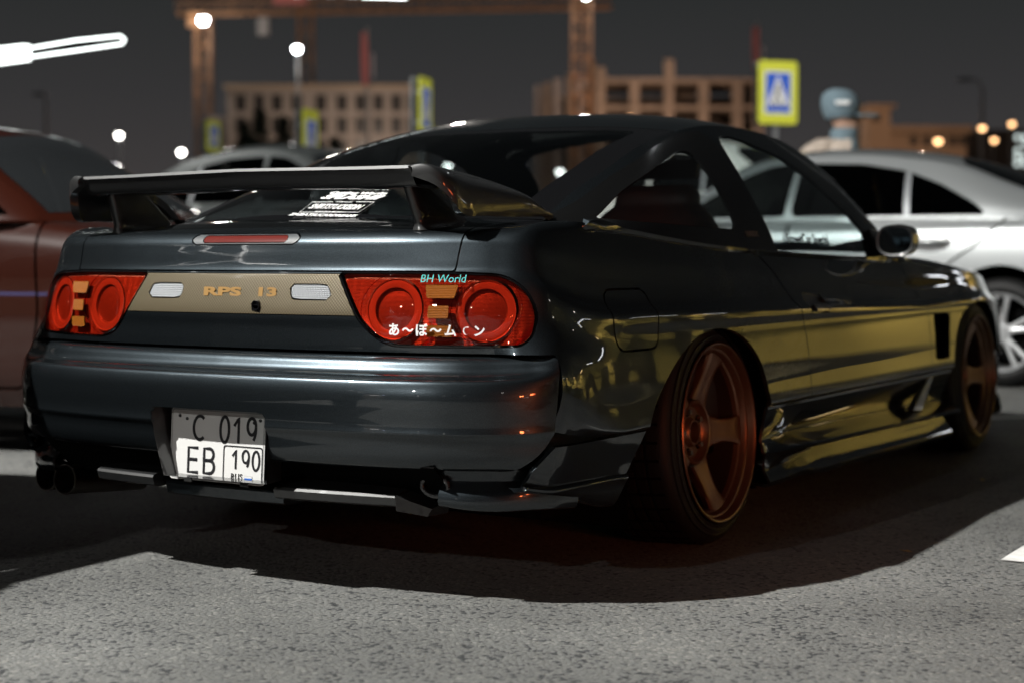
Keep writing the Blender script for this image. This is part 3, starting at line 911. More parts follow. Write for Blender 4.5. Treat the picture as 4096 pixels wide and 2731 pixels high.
def make_rear_bumper(car):
    A = bumper_surface()
    m = outward(grid(A), (0, -.6, .42))
    seam = np.array([(-1.6, .1), (-1.01, .1), (-.988, .27), (-.975, .29), (-.922, .356), (-.914, .375), (-.912, .41), (-.8955, .56), (-1.6, .56)])
    def side_cut(v):
        return np.where(v[:, 0] > .6, sd_poly(seam, v[:, 1], v[:, 2]), -1.0)
    m = clip(m, side_cut(m.v) + .001)
    full = m.both()
    # number plate pocket
    pk = rounded([(-.168, .413), (.184, .413), (.184, .25), (-.128, .25), (-.150, .315), (-.160, .35)], [.006, .012, 0, 0, .01, .01], 4)
    _, full = cut(full, lambda v: np.where(v[:, 1] < -1.0, sd_poly(pk, v[:, 0], v[:, 2]), 1.0))
    b = build('rear_bumper', full, MATS['car_paint'], car, 35, .010)
    # pocket walls
    w = []
    P = pk
    fr = [(x, -1.131 + .06 * x * x * 3, z) for x, z in P]; bk = [(x * .965 + .0015, -1.066, .01 + z * .968) for x, z in P]
    n = len(P)
    mm = M(fr + bk, [[i, (i + 1) % n, n + (i + 1) % n, n + i] for i in range(n)] + [[n + i for i in range(n)]])
    build('plate_recess', mm, MATS['paint_black'], b, 30)
    # number plate
    W_, H_, tilt = .290, .170, .0657
    c = Vector((0.0, -1.0827, .3229))
    F = frame(c, (1, 0, 0), (0, -math.sin(-tilt), math.cos(tilt)))
    plate = prism(rounded([(-W_ / 2, -H_ / 2), (W_ / 2, -H_ / 2), (W_ / 2, H_ / 2), (-W_ / 2, H_ / 2)], .010, 5), -.0015, .0015, 'xy').xf(F)
    pl = build('number_plate', plate, MATS['plate_white'], car, 30, label='white two-row licence plate C 019 EB 190 RUS')
    def outline(x0, x1, y0, y1, r, w, name, z=.0024, mat='plate_black'):
        o_ = rounded([(x0, y0), (x1, y0), (x1, y1), (x0, y1)], r, 5); i_ = rounded([(x0 + w, y0 + w), (x1 - w, y0 + w), (x1 - w, y1 - w), (x0 + w, y1 - w)], r * .8, 5)
        k = len(o_); v = [(*p, z) for p in o_] + [(*p, z) for p in i_]
        build(name, M(v, [[i, (i + 1) % k, k + (i + 1) % k, k + i] for i in range(k)]).xf(F), MATS[mat], pl, 0)
    outline(-.1425, .1425, -.0825, .0825, .009, .0022, 'border', .0019, 'plate_grey')
    outline(.021, .1405, -.0805, .004, .008, .0030, 'region_frame')
    def arc(cx, cy, rx, ry, a0, a1, n=18):
        return [(cx + rx * math.cos(R(a)), cy + ry * math.sin(R(a))) for a in np.linspace(a0, a1, n)]
    GL = {'C': [arc(.5, .5, .48, .5, 50, 310)],
          '0': [arc(.5, .5, .44, .5, 0, 360, 28)],
          '1': [[(.10, .66), (.55, 1.0), (.55, 0)]],
          '9': [arc(.5, .68, .42, .32, 0, 360, 24), arc(.28, .62, .64, .62, -2, -50, 10)],
          'E': [[(.92, 1), (.08, 1), (.08, 0), (.95, 0)], [(.08, .52), (.85, .52)]],
          'B': [[(.08, .52), (.08, 1), (.55, 1)] + arc(.55, .76, .34, .24, 90, -90, 10) + [(.08, .52), (.08, 0), (.58, 0)] + arc(.58, .26, .38, .26, -90, 90, 10)[::1] + [(.08, .52)]]}
    def glyph(c, x, y, w, h, st):
        m = M()
        for p in GL[c]:
            q = [(x + a * w, y + b * h, .0022) for a, b in p]
            m.add(tube(q, st / 2, 6))
        m.v[:, 2] = .0022 + (m.v[:, 2] - .0022) * .12
        return m
    def word(s_, x, y, w, h, st, gap):
        for c in s_:
            build('character', glyph(c, x, y, w, h, st).xf(F), MATS['plate_black'], pl, 60)
            x += w + gap
    word('C', -.074, .012, .040, .056, .0080, 0)
    word('019', .008, .010, .030, .060, .0080, .011)
    word('EB', -.090, -.066, .036, .058, .0080, .013)
    word('190', .047, -.050, .023, .044, .0062, .008)
    text('lettering', 'RUS', .0205, MATS['plate_black'], F @ Matrix.Translation((.064, -.0685, .0026)), pl, sx=.95, space=1.1)
    for k, cn in enumerate(('plate_white', 'flag_blue', 'flag_red')):
        build('flag_stripe', box(.088, .110, -.0648 - .0046 * k - .0046, -.0648 - .0046 * k, .0020, .0026).xf(F), MATS[cn], pl, 0)
    outline(.0870, .111, -.0795, -.0640, .001, .0006, 'flag_edge', .0028, 'plate_grey')
    for x, y in ((-.118, .066), (-.095, .060), (.112, .060), (.130, .066)):
        build('bolt', lathe([(.0045, .0005), (.004, .0035), (.0015, .0042)], 'z', 12).moved((x, y, 0)).xf(F), MATS['paint_black'], pl, 40)
    for x in (-.085, .088):
        build('clip', box(x - .012, x + .012, -.090, -.080, -.002, .0045).xf(F), MATS['paint_black'], pl, 0, bevel=.001)
    # hanging lip in three blades with the tow loop
    def blade(x0, x1, y, zt, h, tp0=0.0, tp1=0.0):
        S = []
        for x in np.linspace(x0, x1, 8):
            yy = y + .18 * x * x
            S.append([(x, yy + .16, zt + .02), (x, yy + .03, zt + .006), (x, yy + .004, zt), (x, yy, zt - .006), (x, yy + .006, zt - h), (x, yy + .02, zt - h - .006), (x, yy + .16, zt - h - .004)])
        S = np.array(S)
        m = grid(S, closed_v=True); m.f.append(list(range(7))); m.f.append([7 * 7 + i for i in range(7)][::-1])
        return m
    lip = build('rear_lip', blade(-.415, -.206, -1.092, .240, .024), MATS['paint_black'], car, 30)
    build('lip_blade', blade(.168, .486, -1.088, .238, .024), MATS['paint_black'], lip, 30)
    build('lip_blade', blade(-.200, .165, -1.052, .224, .030), MATS['car_paint'], lip, 30)
    end = M([(.488, -1.052, .236), (.55, -1.00, .206), (.54, -1.0, .192), (.488, -1.046, .206), (.488, -.95, .24), (.55, -.92, .22), (.54, -.92, .19), (.488, -.95, .20)], [(0, 1, 2, 3), (0, 4, 5, 1), (3, 2, 6, 7), (1, 5, 6, 2)])
    build('lip_end', end, MATS['paint_black'], lip, 30, .004)
    # corner spat under the bumper, both sides
    for s in (1, -1):
        f = (lambda q: q) if s > 0 else (lambda q: q.mirrored())
        G = []
        path = [(.595, -1.035), (.66, -1.01), (.72, -.975), (.765, -.935), (.792, -.885), (.81, -.80)]
        for k, (x, y) in enumerate(path):
            n_ = np.array([[.1, -1], [.3, -.95], [.55, -.83], [.75, -.66], [.9, -.4], [1, -.1]][k]); n_ /= np.linalg.norm(n_)
            zt = [.250, .246, .248, .256, .258, .258][k]; zb = [.222, .214, .212, .214, .212, .206][k]
            P = np.array([x, y])
            pts = [(*(P - n_ * .05), .31), (*(P - n_ * .012), .300), (*(P - n_ * .020), .275), (*(P + n_ * .002), zt), (*(P + n_ * .004), zt - .008), (*P, zb), (*(P - n_ * .03), zb - .004), (*(P - n_ * .12), zb)]
            G.append(pts)
        Am = hermite(hermite(np.array(G), 5, (), 0), 3, (), 1)
        build('corner_spat', f(outward(grid(Am), (.5, -.7, .3))), MATS['car_paint'], lip, 40, .006)
    hook = tube([(.575 + .035 * math.cos(a), -1.02, .262 + .022 * math.sin(a)) for a in np.linspace(0, 2 * np.pi, 20)], .006, 8, False)
    build('tow_hook', hook, MATS['paint_black'], car, 60)
    # reflective drop under the bumper (dark filler panel)
    fil = M([(-.60, -1.06, .31), (.60, -1.06, .31), (.60, -.96, .22), (-.60, -.96, .22)], [(0, 1, 2, 3)])
    build('bumper_undertray', fil, MATS['dark_void'], car, 0, .004)
    # exhaust: twin round tips on the left
    ex = empty('exhaust', (0, 0, 0), parent=car)
    for x, y in ((-.572, -1.010), (-.665, -.985)):
        pr = [(0.26, .036), (0.0, .038), (-.006, .040), (-.012, .0395), (-.012, .0365), (.02, .035), (.15, .034), (.15, .0005)]
        build('exhaust_tip', lathe([(a, r) for a, r in pr], 'y', 32).xf(Matrix.Rotation(R(-5), 4, 'X')).moved((x, y, .195)), MATS['steel'], ex, 40)

def make_front_bumper(car):
    base = np.array([(.796, 2.875), (.772, 2.98), (.70, 3.20), (.57, 3.39), (.40, 3.50), (.2, 3.56), (0, 3.57)])
    G = []
    for x, y in base:
        k = np.array([x, (y - 2.4)]) ; k /= np.linalg.norm(k)
        P = np.array([x, y])
        G.append([(*(P - k * o), z) for o, z in ((.02, .362), (.004, .34), (.0, .25), (.004, .19), (-.012, .165), (-.018, .125), (.01, .112), (.15, .115))])
    G = np.array(G); G[-1, :, 0] = 0
    m = outward(grid(hermite(hermite(G, 5, (), 0), 3, (), 1)), (0, 2, .3))
    build('front_bumper', m.both(), MATS['car_paint'], car, 40, .010)

def make_wing(car):
    # blade
    xs = [0, .2, .36, .44, .485, .505]
    G = []
    for x in xs:
        t = x / .505
        zt = interp([0, .36, .505], [.974, .969, .968], x)
        yr = -1.012 + 0.0 * t
        drop = .030 * max(0, (x - .44) / .065) ** 2
        P = [(yr + .002, zt - .006), (yr + .006, zt + .001), (yr + .022, zt + .002), (yr + .10, zt - .006), (yr + .17, zt - .020), (yr + .185, zt - .032), (yr + .17, zt - .040), (yr + .09, zt - .048), (yr + .035, zt - .046), (yr + .022, zt - .042), (yr + .014, zt - .030), (yr + .010, zt - .018)]
        G.append([(x, y, z) for y, z in P])
    A = hermite(np.array(G), 6, (), 0)
    m = grid(A, closed_v=True)
    outward(m, (.25, -.94, .95))
    w = build('rear_wing', m.both(), MATS['paint_black'], car, 35)
    # swept ends: outer skin between the crest and the lower edge
    crest = np.array([(.500, -1.014, .967), (.512, -1.004, .971), (.520, -.97, .970), (.528, -.90, .965), (.533, -.80, .954), (.545, -.72, .937), (.565, -.64, .912), (.590, -.575, .882), (.604, -.545, .868)])
    low = np.array([(.512, -1.018, .945), (.560, -.998, .925), (.588, -.972, .893), (.600, -.944, .862), (.603, -.86, .859), (.604, -.76, .859), (.605, -.66, .861), (.605, -.575, .864), (.606, -.546, .866)])
    G = []
    for c, l in zip(crest, low):
        row = []
        for t in (0, .08, .3, .6, .88, 1):
            p = c + (l - c) * t
            b = .030 * 4 * t * (1 - t) * min(1, np.linalg.norm(l - c) / .08)
            row.append(p + np.array([b * .75, 0, b * .65]))
        G.append(row)
    A = hermite(hermite(np.array(G), 6, (), 0), 4, (), 1)
    m = outward(grid(A), (.3, -.85, .85))
    for s in (1, -1):
        f = (lambda q: q) if s > 0 else (lambda q: q.mirrored())
        build('wing_end', f(m), MATS['paint_black'], w, 60, .020)
        # stand: hollow-looking blade from deck to underside, leaning
        G = []
        for t in (0, .15, .5, .85, 1.0):
            z = .826 + (.930 - .826) * t
            y0 = -.928 - .040 * t; y1 = -.690 - .150 * t
            if t == 0: y0 -= .006; y1 += .02
            hw = .020 + (.012 if t == 0 else 0) - .004 * t
            xc = .470 - .010 * t
            yc = (y0 + y1) / 2; hl = (y1 - y0) / 2
            a = np.linspace(0, 2 * np.pi, 24, endpoint=False)
            c, s_ = np.cos(a), np.sin(a)
            G.append(np.stack([xc + hw * np.sign(s_) * np.abs(s_) ** .6, yc + hl * np.sign(c) * np.abs(c) ** .6, np.full(24, z) + (.010 * (1 + c) / 2 if t == 0 else 0)], -1))
        A2 = hermite(np.array(G), 4, (), 0)
        mm = grid(A2, closed_v=True); outward(mm, (.465, -.84, .88))
        build('wing_stand', f(mm), MATS['paint_black'], w, 50)

def make_cabin(car):
    # seats, dashboard, mirror, wheel, floor seen through the glass
    def seat(x, mat):
        S = []
        for z, hw, y, th in ((.30, .24, .38, .10), (.50, .25, .42, .10), (.70, .245, .47, .09), (.84, .215, .50, .07), (.905, .165, .52, .055), (.925, .14, .525, .045), (.955, .135, .53, .045), (.985, .11, .535, .030)):
            a = np.linspace(0, 2 * np.pi, 24, endpoint=False); c, s_ = np.cos(a), np.sin(a)
            S.append(np.stack([x + hw * np.sign(c) * np.abs(c) ** .5, y + th * np.sign(s_) * np.abs(s_) ** .6, np.full(24, z)], -1))
        m = grid(hermite(np.array(S), 3, (), 0), closed_v=True); m.f.append([len(m.v) - 24 + i for i in range(24)])
        o = build('seat', m, mat, car, 60)
        c = box(x - .24, x + .24, .45, .95, .24, .40)
        build('cushion', c, mat, o, 30, bevel=.05)
    seat(.36, MATS['brown_leather']); seat(-.36, MATS['brown_leather'])
    dash = []
    for x in np.linspace(-.68, .68, 9):
        dash.append([(x, 1.30, .40), (x, 1.28, .58), (x, 1.32, .66), (x, 1.42, .69), (x, 1.60, .70), (x, 1.85, .73)])
    build('dashboard', grid(np.array(dash)), MATS['dark_plastic'], car, 60, .01)
    sw = lathe([(0, .165), (.012, .172), (.022, .178), (.012, .188), (0, .19), (-.012, .188), (-.02, .178), (-.012, .169)], 'y', 36)
    sw = sw.xf(Matrix.Translation((.36, 1.15, .60)) @ Matrix.Rotation(R(-24), 4, 'X'))
    so = build('steering_wheel', sw, MATS['dark_plastic'], car, 60)
    build('wheel_boss', box(-.05, .05, -.02, .12, -.05, .05).xf(Matrix.Translation((.36, 1.15, .60)) @ Matrix.Rotation(R(-24), 4, 'X')), MATS['dark_plastic'], so, 30, bevel=.015)
    rm = prism(rounded([(-.135, 1.045), (.135, 1.045), (.14, 1.115), (-.14, 1.115)], .015), 1.30, 1.325, 'xz')
    ro = build('inside_mirror', rm, MATS['dark_plastic'], car, 30)
    build('mirror_stem', tube([(0, 1.325, 1.09), (0, 1.37, 1.14), (0, 1.40, 1.125)], .008), MATS['dark_plastic'], ro, 60)
    build('cabin_floor', box(-.70, .70, -.72, 1.85, .22, .26), MATS['dark_void'], car, 0)
    # parcel area, rear bulkhead and trim
    pa = M([(-.60, -.80, .70), (.60, -.80, .70), (.66, -.2, .62), (-.66, -.2, .62), (-.66, .18, .60), (.66, .18, .60), (.66, .24, .28), (-.66, .24, .28)], [(0, 1, 2, 3), (3, 2, 5, 4), (4, 5, 6, 7)])
    build('parcel_shelf', pa, MATS['dark_cloth'], car, 0, .01)
    for s in (1, -1):
        tr = M([(.73 * s, -.75, .80), (.735 * s, -.3, .790), (.735 * s, .48, .755), (.735 * s, 1.6, .735), (.70 * s, 1.6, .26), (.70 * s, -.75, .26)], [(0, 1, 2, 3, 4, 5)])
        build('trim_panel', tr, MATS['dark_plastic'], car, 0, .01, 0)

def make_undercarriage(car):
    build('underbody', box(-.66, .66, -.70, 3.2, .15, .21), MATS['dark_void'], car, 0)
    for y, h in ((0, .40), (2.475, .40)):
        for s in (1, -1):
            m = lathe([(.52, .0005), (.52, .40), (.80, .40)], 'x', 28, R(-12), R(192))
            v = m.v.copy()
            v[:, 1], v[:, 2] = m.v[:, 1] + (y - .13 if y == 0 else y - .03), m.v[:, 2] + .20
            v[:, 0] *= s
            build('wheel_well', M(v, m.f), MATS['dark_void'], car, 60, .004, 0)

def make_wheel(car, s, y):
    cam_ = R(3.0) if y == 0 else R(2.2)
    root = empty('wheel', (0, 0, 0), parent=car)
    xo = .802 if y == 0 else .824
    MX = Matrix.Translation((s * xo, y, .3)) @ Matrix.Diagonal((s, 1, 1, 1)) @ Matrix.Rotation(-cam_, 4, 'Y')
    def fin(name, m, mat, sm=40, **k):
        q = m.xf(MX)
        if s < 0: q.flip()
        return build(name, q, mat, root, sm, **k)
    # tyre (axial x: 0 = outer rim face, negative = inboard)
    tyre = [(-.012, .236), (-.004, .240), (.002, .246), (-.001, .254), (.001, .2555), (.001, .2585), (-.004, .2600), (-.007, .270), (-.006, .2715), (-.007, .2745), (-.012, .2755), (-.016, .284), (-.024, .2925), (-.034, .2965), (-.046, .2985)]
    for gx in (-.075, -.110, -.145, -.180):
        tyre += [(gx + .006, .2995), (gx + .005, .293), (gx - .005, .293), (gx - .006, .2995)]
    tyre += [(-.205, .2975), (-.222, .290), (-.232, .27), (-.236, .25), (-.225, .236)]
    fin('tyre', lathe(tyre, 'x', 72), MATS['tyre'], 30)
    for k in range(40):
        q = k * 2 * math.pi / 40
        g = box(-.205, -.036, -.0035, .0035, -.0006, .0012)
        g = g.xf(Matrix.Rotation(q, 4, 'X') @ Matrix.Translation((0, 0, .2985)))
        if k == 0: blk = M()
        blk.add(g)
    tr = fin('tread_grooves', blk, MATS['dark_void'], 0); tr['kind'] = 'stuff'
    # rim barrel with stepped lip
    rim = [(-.010, .2300), (-.0005, .2365), (.006, .2400), (.009, .2375), (.008, .2340), (.002, .2305), (-.006, .2285), (-.012, .2260), (-.014, .2215), (-.020, .2180), (-.030, .2155), (-.034, .2100), (-.046, .2075)]
    fin('rim', lathe(rim, 'x', 80), MATS['bronze'], 35)
    fin('barrel', lathe([(-.046, .2075), (-.060, .2060), (-.12, .203), (-.21, .205), (-.222, .225)], 'x', 60), MATS['bronze_dark'], 35)  # same barrel in darker bronze, the shade between the spokes put into its colour
    fin('barrel_shade_disc', lathe([(-.15, .203), (-.15, .0005)], 'x', 24), MATS['dark_void'], 0)  # black disc put in for the dark behind the spokes
    fin('brake_disc', lathe([(-.115, .06), (-.113, .065), (-.113, .155), (-.125, .156)], 'x', 40), MATS['brake_steel'], 30)
    # hub and five spokes
    hub = [(-.098, .0270), (-.078, .0280), (-.070, .0300), (-.070, .0335), (-.076, .038), (-.084, .042), (-.084, .070), (-.078, .0755), (-.064, .0800), (-.062, .0840), (-.066, .0885), (-.100, .0900)]
    fin('hub', lathe(hub, 'x', 40), MATS['bronze'], 35)
    fin('hub_bore', lathe([(-.096, .0005), (-.095, .0275)], 'x', 24), MATS['dark_void'], 0)
    if s > 0:
        for k, ch in enumerate('ADVAN RACING'):
            if ch == ' ': continue
            q = R(-62) + R(3.6) * k
            text('rim_letter', ch, .0125, MATS['bronze_dark'], MX @ Matrix.Translation((-.018, .2205 * math.cos(q), .2205 * math.sin(q))) @ Matrix.Rotation(q + R(90), 4, 'X') @ Matrix(((0, 0, 1, 0), (1, 0, 0, 0), (0, 1, 0, 0), (0, 0, 0, 1))), root, ext=.0003)
    for k in range(5):
        a = R(-3) + k * 2 * math.pi / 5
        rows = []
        for r, w, x, th in ((.082, .047, -.0645, .030), (.095, .043, -.0630, .032), (.115, .0375, -.059, .034), (.150, .0330, -.050, .034), (.178, .0345, -.042, .032), (.196, .038, -.035, .030), (.209, .047, -.030, .026), (.217, .060, -.027, .020)):
            P = [(x - th, -w * .75), (x - .010, -w), (x - .003, -w * .93), (x, -w * .72), (x - .0015, -w * .35), (x - .0015, w * .35), (x, w * .72), (x - .003, w * .93), (x - .010, w), (x - th, w * .75)]
            rows.append([(px, math.cos(a) * r - math.sin(a) * t, math.sin(a) * r + math.cos(a) * t) for px, t in P])
        m = grid(hermite(np.array(rows), 3, (), 0), closed_v=False)
        outward(m, (-.07, math.cos(a) * .14, math.sin(a) * .14))
        fin('spoke', m, MATS['bronze'], 40)
        b = a + math.pi / 5
        nut = lathe([(-.0740, .0005), (-.0720, .0045), (-.0700, .0058), (-.0700, .0072), (-.0830, .0078)], 'x', 6).moved((0, .0575 * math.cos(b), .0575 * math.sin(b)))
        pocket = lathe([(-.0828, .0130), (-.0832, .0120), (-.0836, .0005)], 'x', 20).moved((0, .0575 * math.cos(b), .0575 * math.sin(b)))  # flat dark disc on the hub, painted shade in place of a recess
        fin('lug_shade_disc', pocket, MATS['dark_void'], 40)
        fin('lug_nut', nut, MATS['steel'], 30)

def make_decals(car, rs, ss):
    o = bpy.data.objects
    tl = o['tail_light']
    def rear(s, x, z, size, mat, lift, sx=1, **k):
        y, gx, gz = rs.at(x, z)
        n = Vector((gx, -1, gz)).normalized()
        p = Vector((x, y, z)) + n * lift
        X = Vector((1, gx, 0)).normalized()
        return text('sticker', s, size, MATS[mat], frame(p, X, n.cross(X)), tl, sx=sx, **k)
    rear('BH World', .560, .7155, .0255, 'teal_print', .0045, 1.0, shear=.12)
    # seven glyph sticker, laid one by one so it follows the curved lens
    for ch, x, sz in (('あ', .456, .030), ('〜', .489, .028), ('ぼ', .521, .030), ('〜', .554, .028), ('ム', .587, .029), ('☾', .621, .026), ('ン', .650, .028)):
        z = .6020
        rear(ch, x, z, sz, 'white_print', .0105, 1.0, bold=.0009)
    # door glass and quarter panel lettering
    A, B = GH
    bp = B.reshape(-1, 3)
    bs = Surf(bp[(bp[:, 1] > .1) & (bp[:, 1] < 1.7)], 1, 2, 0)
    def sidet(s, y, z, size, mat, par, sx=1, **k):
        x, gy, gz = bs.at(y, z)
        n = Vector((1, -gy, -gz)).normalized()
        Y = Vector((gy, 1, 0)).normalized()
        return text('sticker', s, size, MATS[mat], frame(Vector((x, y, z)) + n * .003, Y, n.cross(Y)), par, sx=sx, **k)
    door = o['door']
    sidet('StreetCar Special', .775, .819, .046, 'dark_print', door, 1.12, bold=.0010)
    sidet('180SX', .340, .831, .022, 'grey_print', o['quarter_window'], 1.5, bold=.0008)
    # hatch glass stickers on the clear glass
    ap = A.reshape(-1, 3)
    hs = Surf(ap[ap[:, 1] < .3], 0, 1, 2)
    rw = o['rear_window']
    def glass_t(s, x, y, size, sx=1, mat='white_print', **k):
        z, gx, gy = hs.at(x, y)
        n = Vector((-gx, -gy, 1)).normalized()
        X = Vector((1, 0, gx)).normalized()
        return text('sticker', s, size, MATS[mat], frame(Vector((x, y, z)) + n * .003, X, n.cross(X)), rw, sx=sx, **k)
    glass_t('ZAIBATSUCARDREAMS', .063, -.7555, .0215, .93, shear=.12, bold=.0007)
    glass_t('SHIRTSTUCKEDIN', .062, -.700, .046, .43, bold=.0011)
    glass_t('ASSEMBLEE', .062, -.6655, .0095, 1.1)
    glass_t('EXECUTIVE MEMBER', .065, -.7335, .0095, 1.0)
    glass_t('SPLASH!!', .058, -.632, .0415, 1.12, shear=.35, bold=.0022)
    glass_t('Cutting Works', .058, -.6025, .0235, 1.25, shear=.25, bold=.0010)
    glass_t('STREETCAR', .070, -.566, .030, .80, bold=.0012)
    for (x0, y0, x1, y1) in ((-.022, -.742, .154, -.730), (-.022, -.742, -.034, -.672), (-.034, -.672, .028, -.668), (.098, -.664, .152, -.660), (.154, -.730, .152, -.660)):
        p = []
        for t in np.linspace(0, 1, 6):
            x, y = x0 + (x1 - x0) * t, y0 + (y1 - y0) * t
            p.append((x, y, hs.at(x, y)[0] + .003))
        build('sticker_line', tube(p, .0008, 5), MATS['white_print'], rw, 60)

GH = None
# ================================================================== SEDANS (parked around)
def sedan_shapes():
    base = np.array([(0, -1.12), (.40, -1.10), (.62, -1.05), (.75, -.96), (.83, -.80), (.875, -.50), (.897, 0), (.905, .5), (.91, 1.4), (.905, 2.3), (.897, 2.85), (.86, 3.2), (.76, 3.45), (.5, 3.62), (.25, 3.69), (0, 3.70)])
    top = np.array([(0, -.50, 1.00), (.40, -.48, 1.0), (.60, -.45, .998), (.68, -.44, .995), (.72, -.45, .99), (.76, -.44, .985), (.815, 0, .982), (.83, .5, .978), (.84, 1.4, .968), (.80, 2.36, .965), (.35, 2.62, .985), (0, 2.75, .98), (0, 3.0, .95), (0, 3.2, .91), (0, 3.35, .87), (0, 3.45, .84)])
    n = len(base)
    T = np.gradient(base, axis=0); T /= np.linalg.norm(T, axis=1, keepdims=True); T[0] = (1, 0); T[-1] = (-1, 0)
    N = np.stack([-T[:, 1], T[:, 0]], 1)
    G = []
    for i in range(n):
        y = base[i, 1]
        zb = interp([-1.2, -.9, -.4, 2.3, 2.9, 3.4, 3.8], [.955, .975, .975, .955, .90, .80, .72], y)
        zs = [.20, .30, .44, .60, .72, .84, zb - .05, zb - .012]
        ds = [.06, .02, .004, 0, .006, .022, .045, .075]
        row = [(*(base[i] + N[i] * d), z) for z, d in zip(zs, ds)]
        p = np.array(row[-1]); t = top[i]
        row.append(tuple(p + (t - p) * .25 + np.array([0, 0, .008])))
        row.append(tuple(p + (t - p) * .65 + np.array([0, 0, .006])))
        row.append(tuple(t))
        G.append(row)
    G = np.array(G); G[0, :, 0] = 0; G[-1, :, 0] = 0
    U = hermite(hermite(G, [6, 6, 8, 8, 8, 8, 10, 12, 12, 8, 8, 8, 8, 6, 4], (), 0), [3, 3, 3, 3, 3, 3, 3, 3, 4, 4], (), 1)
    ctr = [(-.50, 1.00), (-.22, 1.12), (.10, 1.26), (.45, 1.375), (.75, 1.425), (1.15, 1.452), (1.55, 1.44), (1.85, 1.395), (2.2, 1.22), (2.5, 1.06), (2.62, .985)]
    edg = [(.70, -.44, .99), (.665, -.18, 1.095), (.63, .10, 1.20), (.595, .40, 1.305), (.58, .70, 1.355), (.575, 1.15, 1.388), (.577, 1.5, 1.378), (.59, 1.75, 1.328), (.655, 2.04, 1.17), (.72, 2.28, 1.03), (.77, 2.36, .968)]
    bot = [(.71, -.44, .99), (.775, -.30, .983), (.805, -.05, .981), (.82, .25, .98), (.828, .6, .977), (.838, 1.15, .971), (.84, 1.5, .967), (.838, 1.75, .965), (.828, 2.04, .965), (.808, 2.28, .965), (.79, 2.37, .966)]
    GA, GB = [], []
    for (yc, zc), e, b in zip(ctr, np.array(edg), np.array(bot)):
        GA.append([(e[0] * t, yc + (e[1] - yc) * t ** 2, zc + (e[2] - zc) * t ** 2.6) for t in (0, .4, .7, .9, 1)])
        row = []
        for t in (0, .3, .7, .93, 1):
            p = b + (e - b) * t
            row.append(p + np.array([.022 * 4 * t * (1 - t) * min(1, (e[2] - b[2]) / .2), 0, 0]))
        GB.append(row)
    A = hermite(hermite(np.array(GA), 8, (), 0), 5, (), 1)
    B = hermite(hermite(np.array(GB), 8, (), 0), 5, (), 1)
    return U, A, B

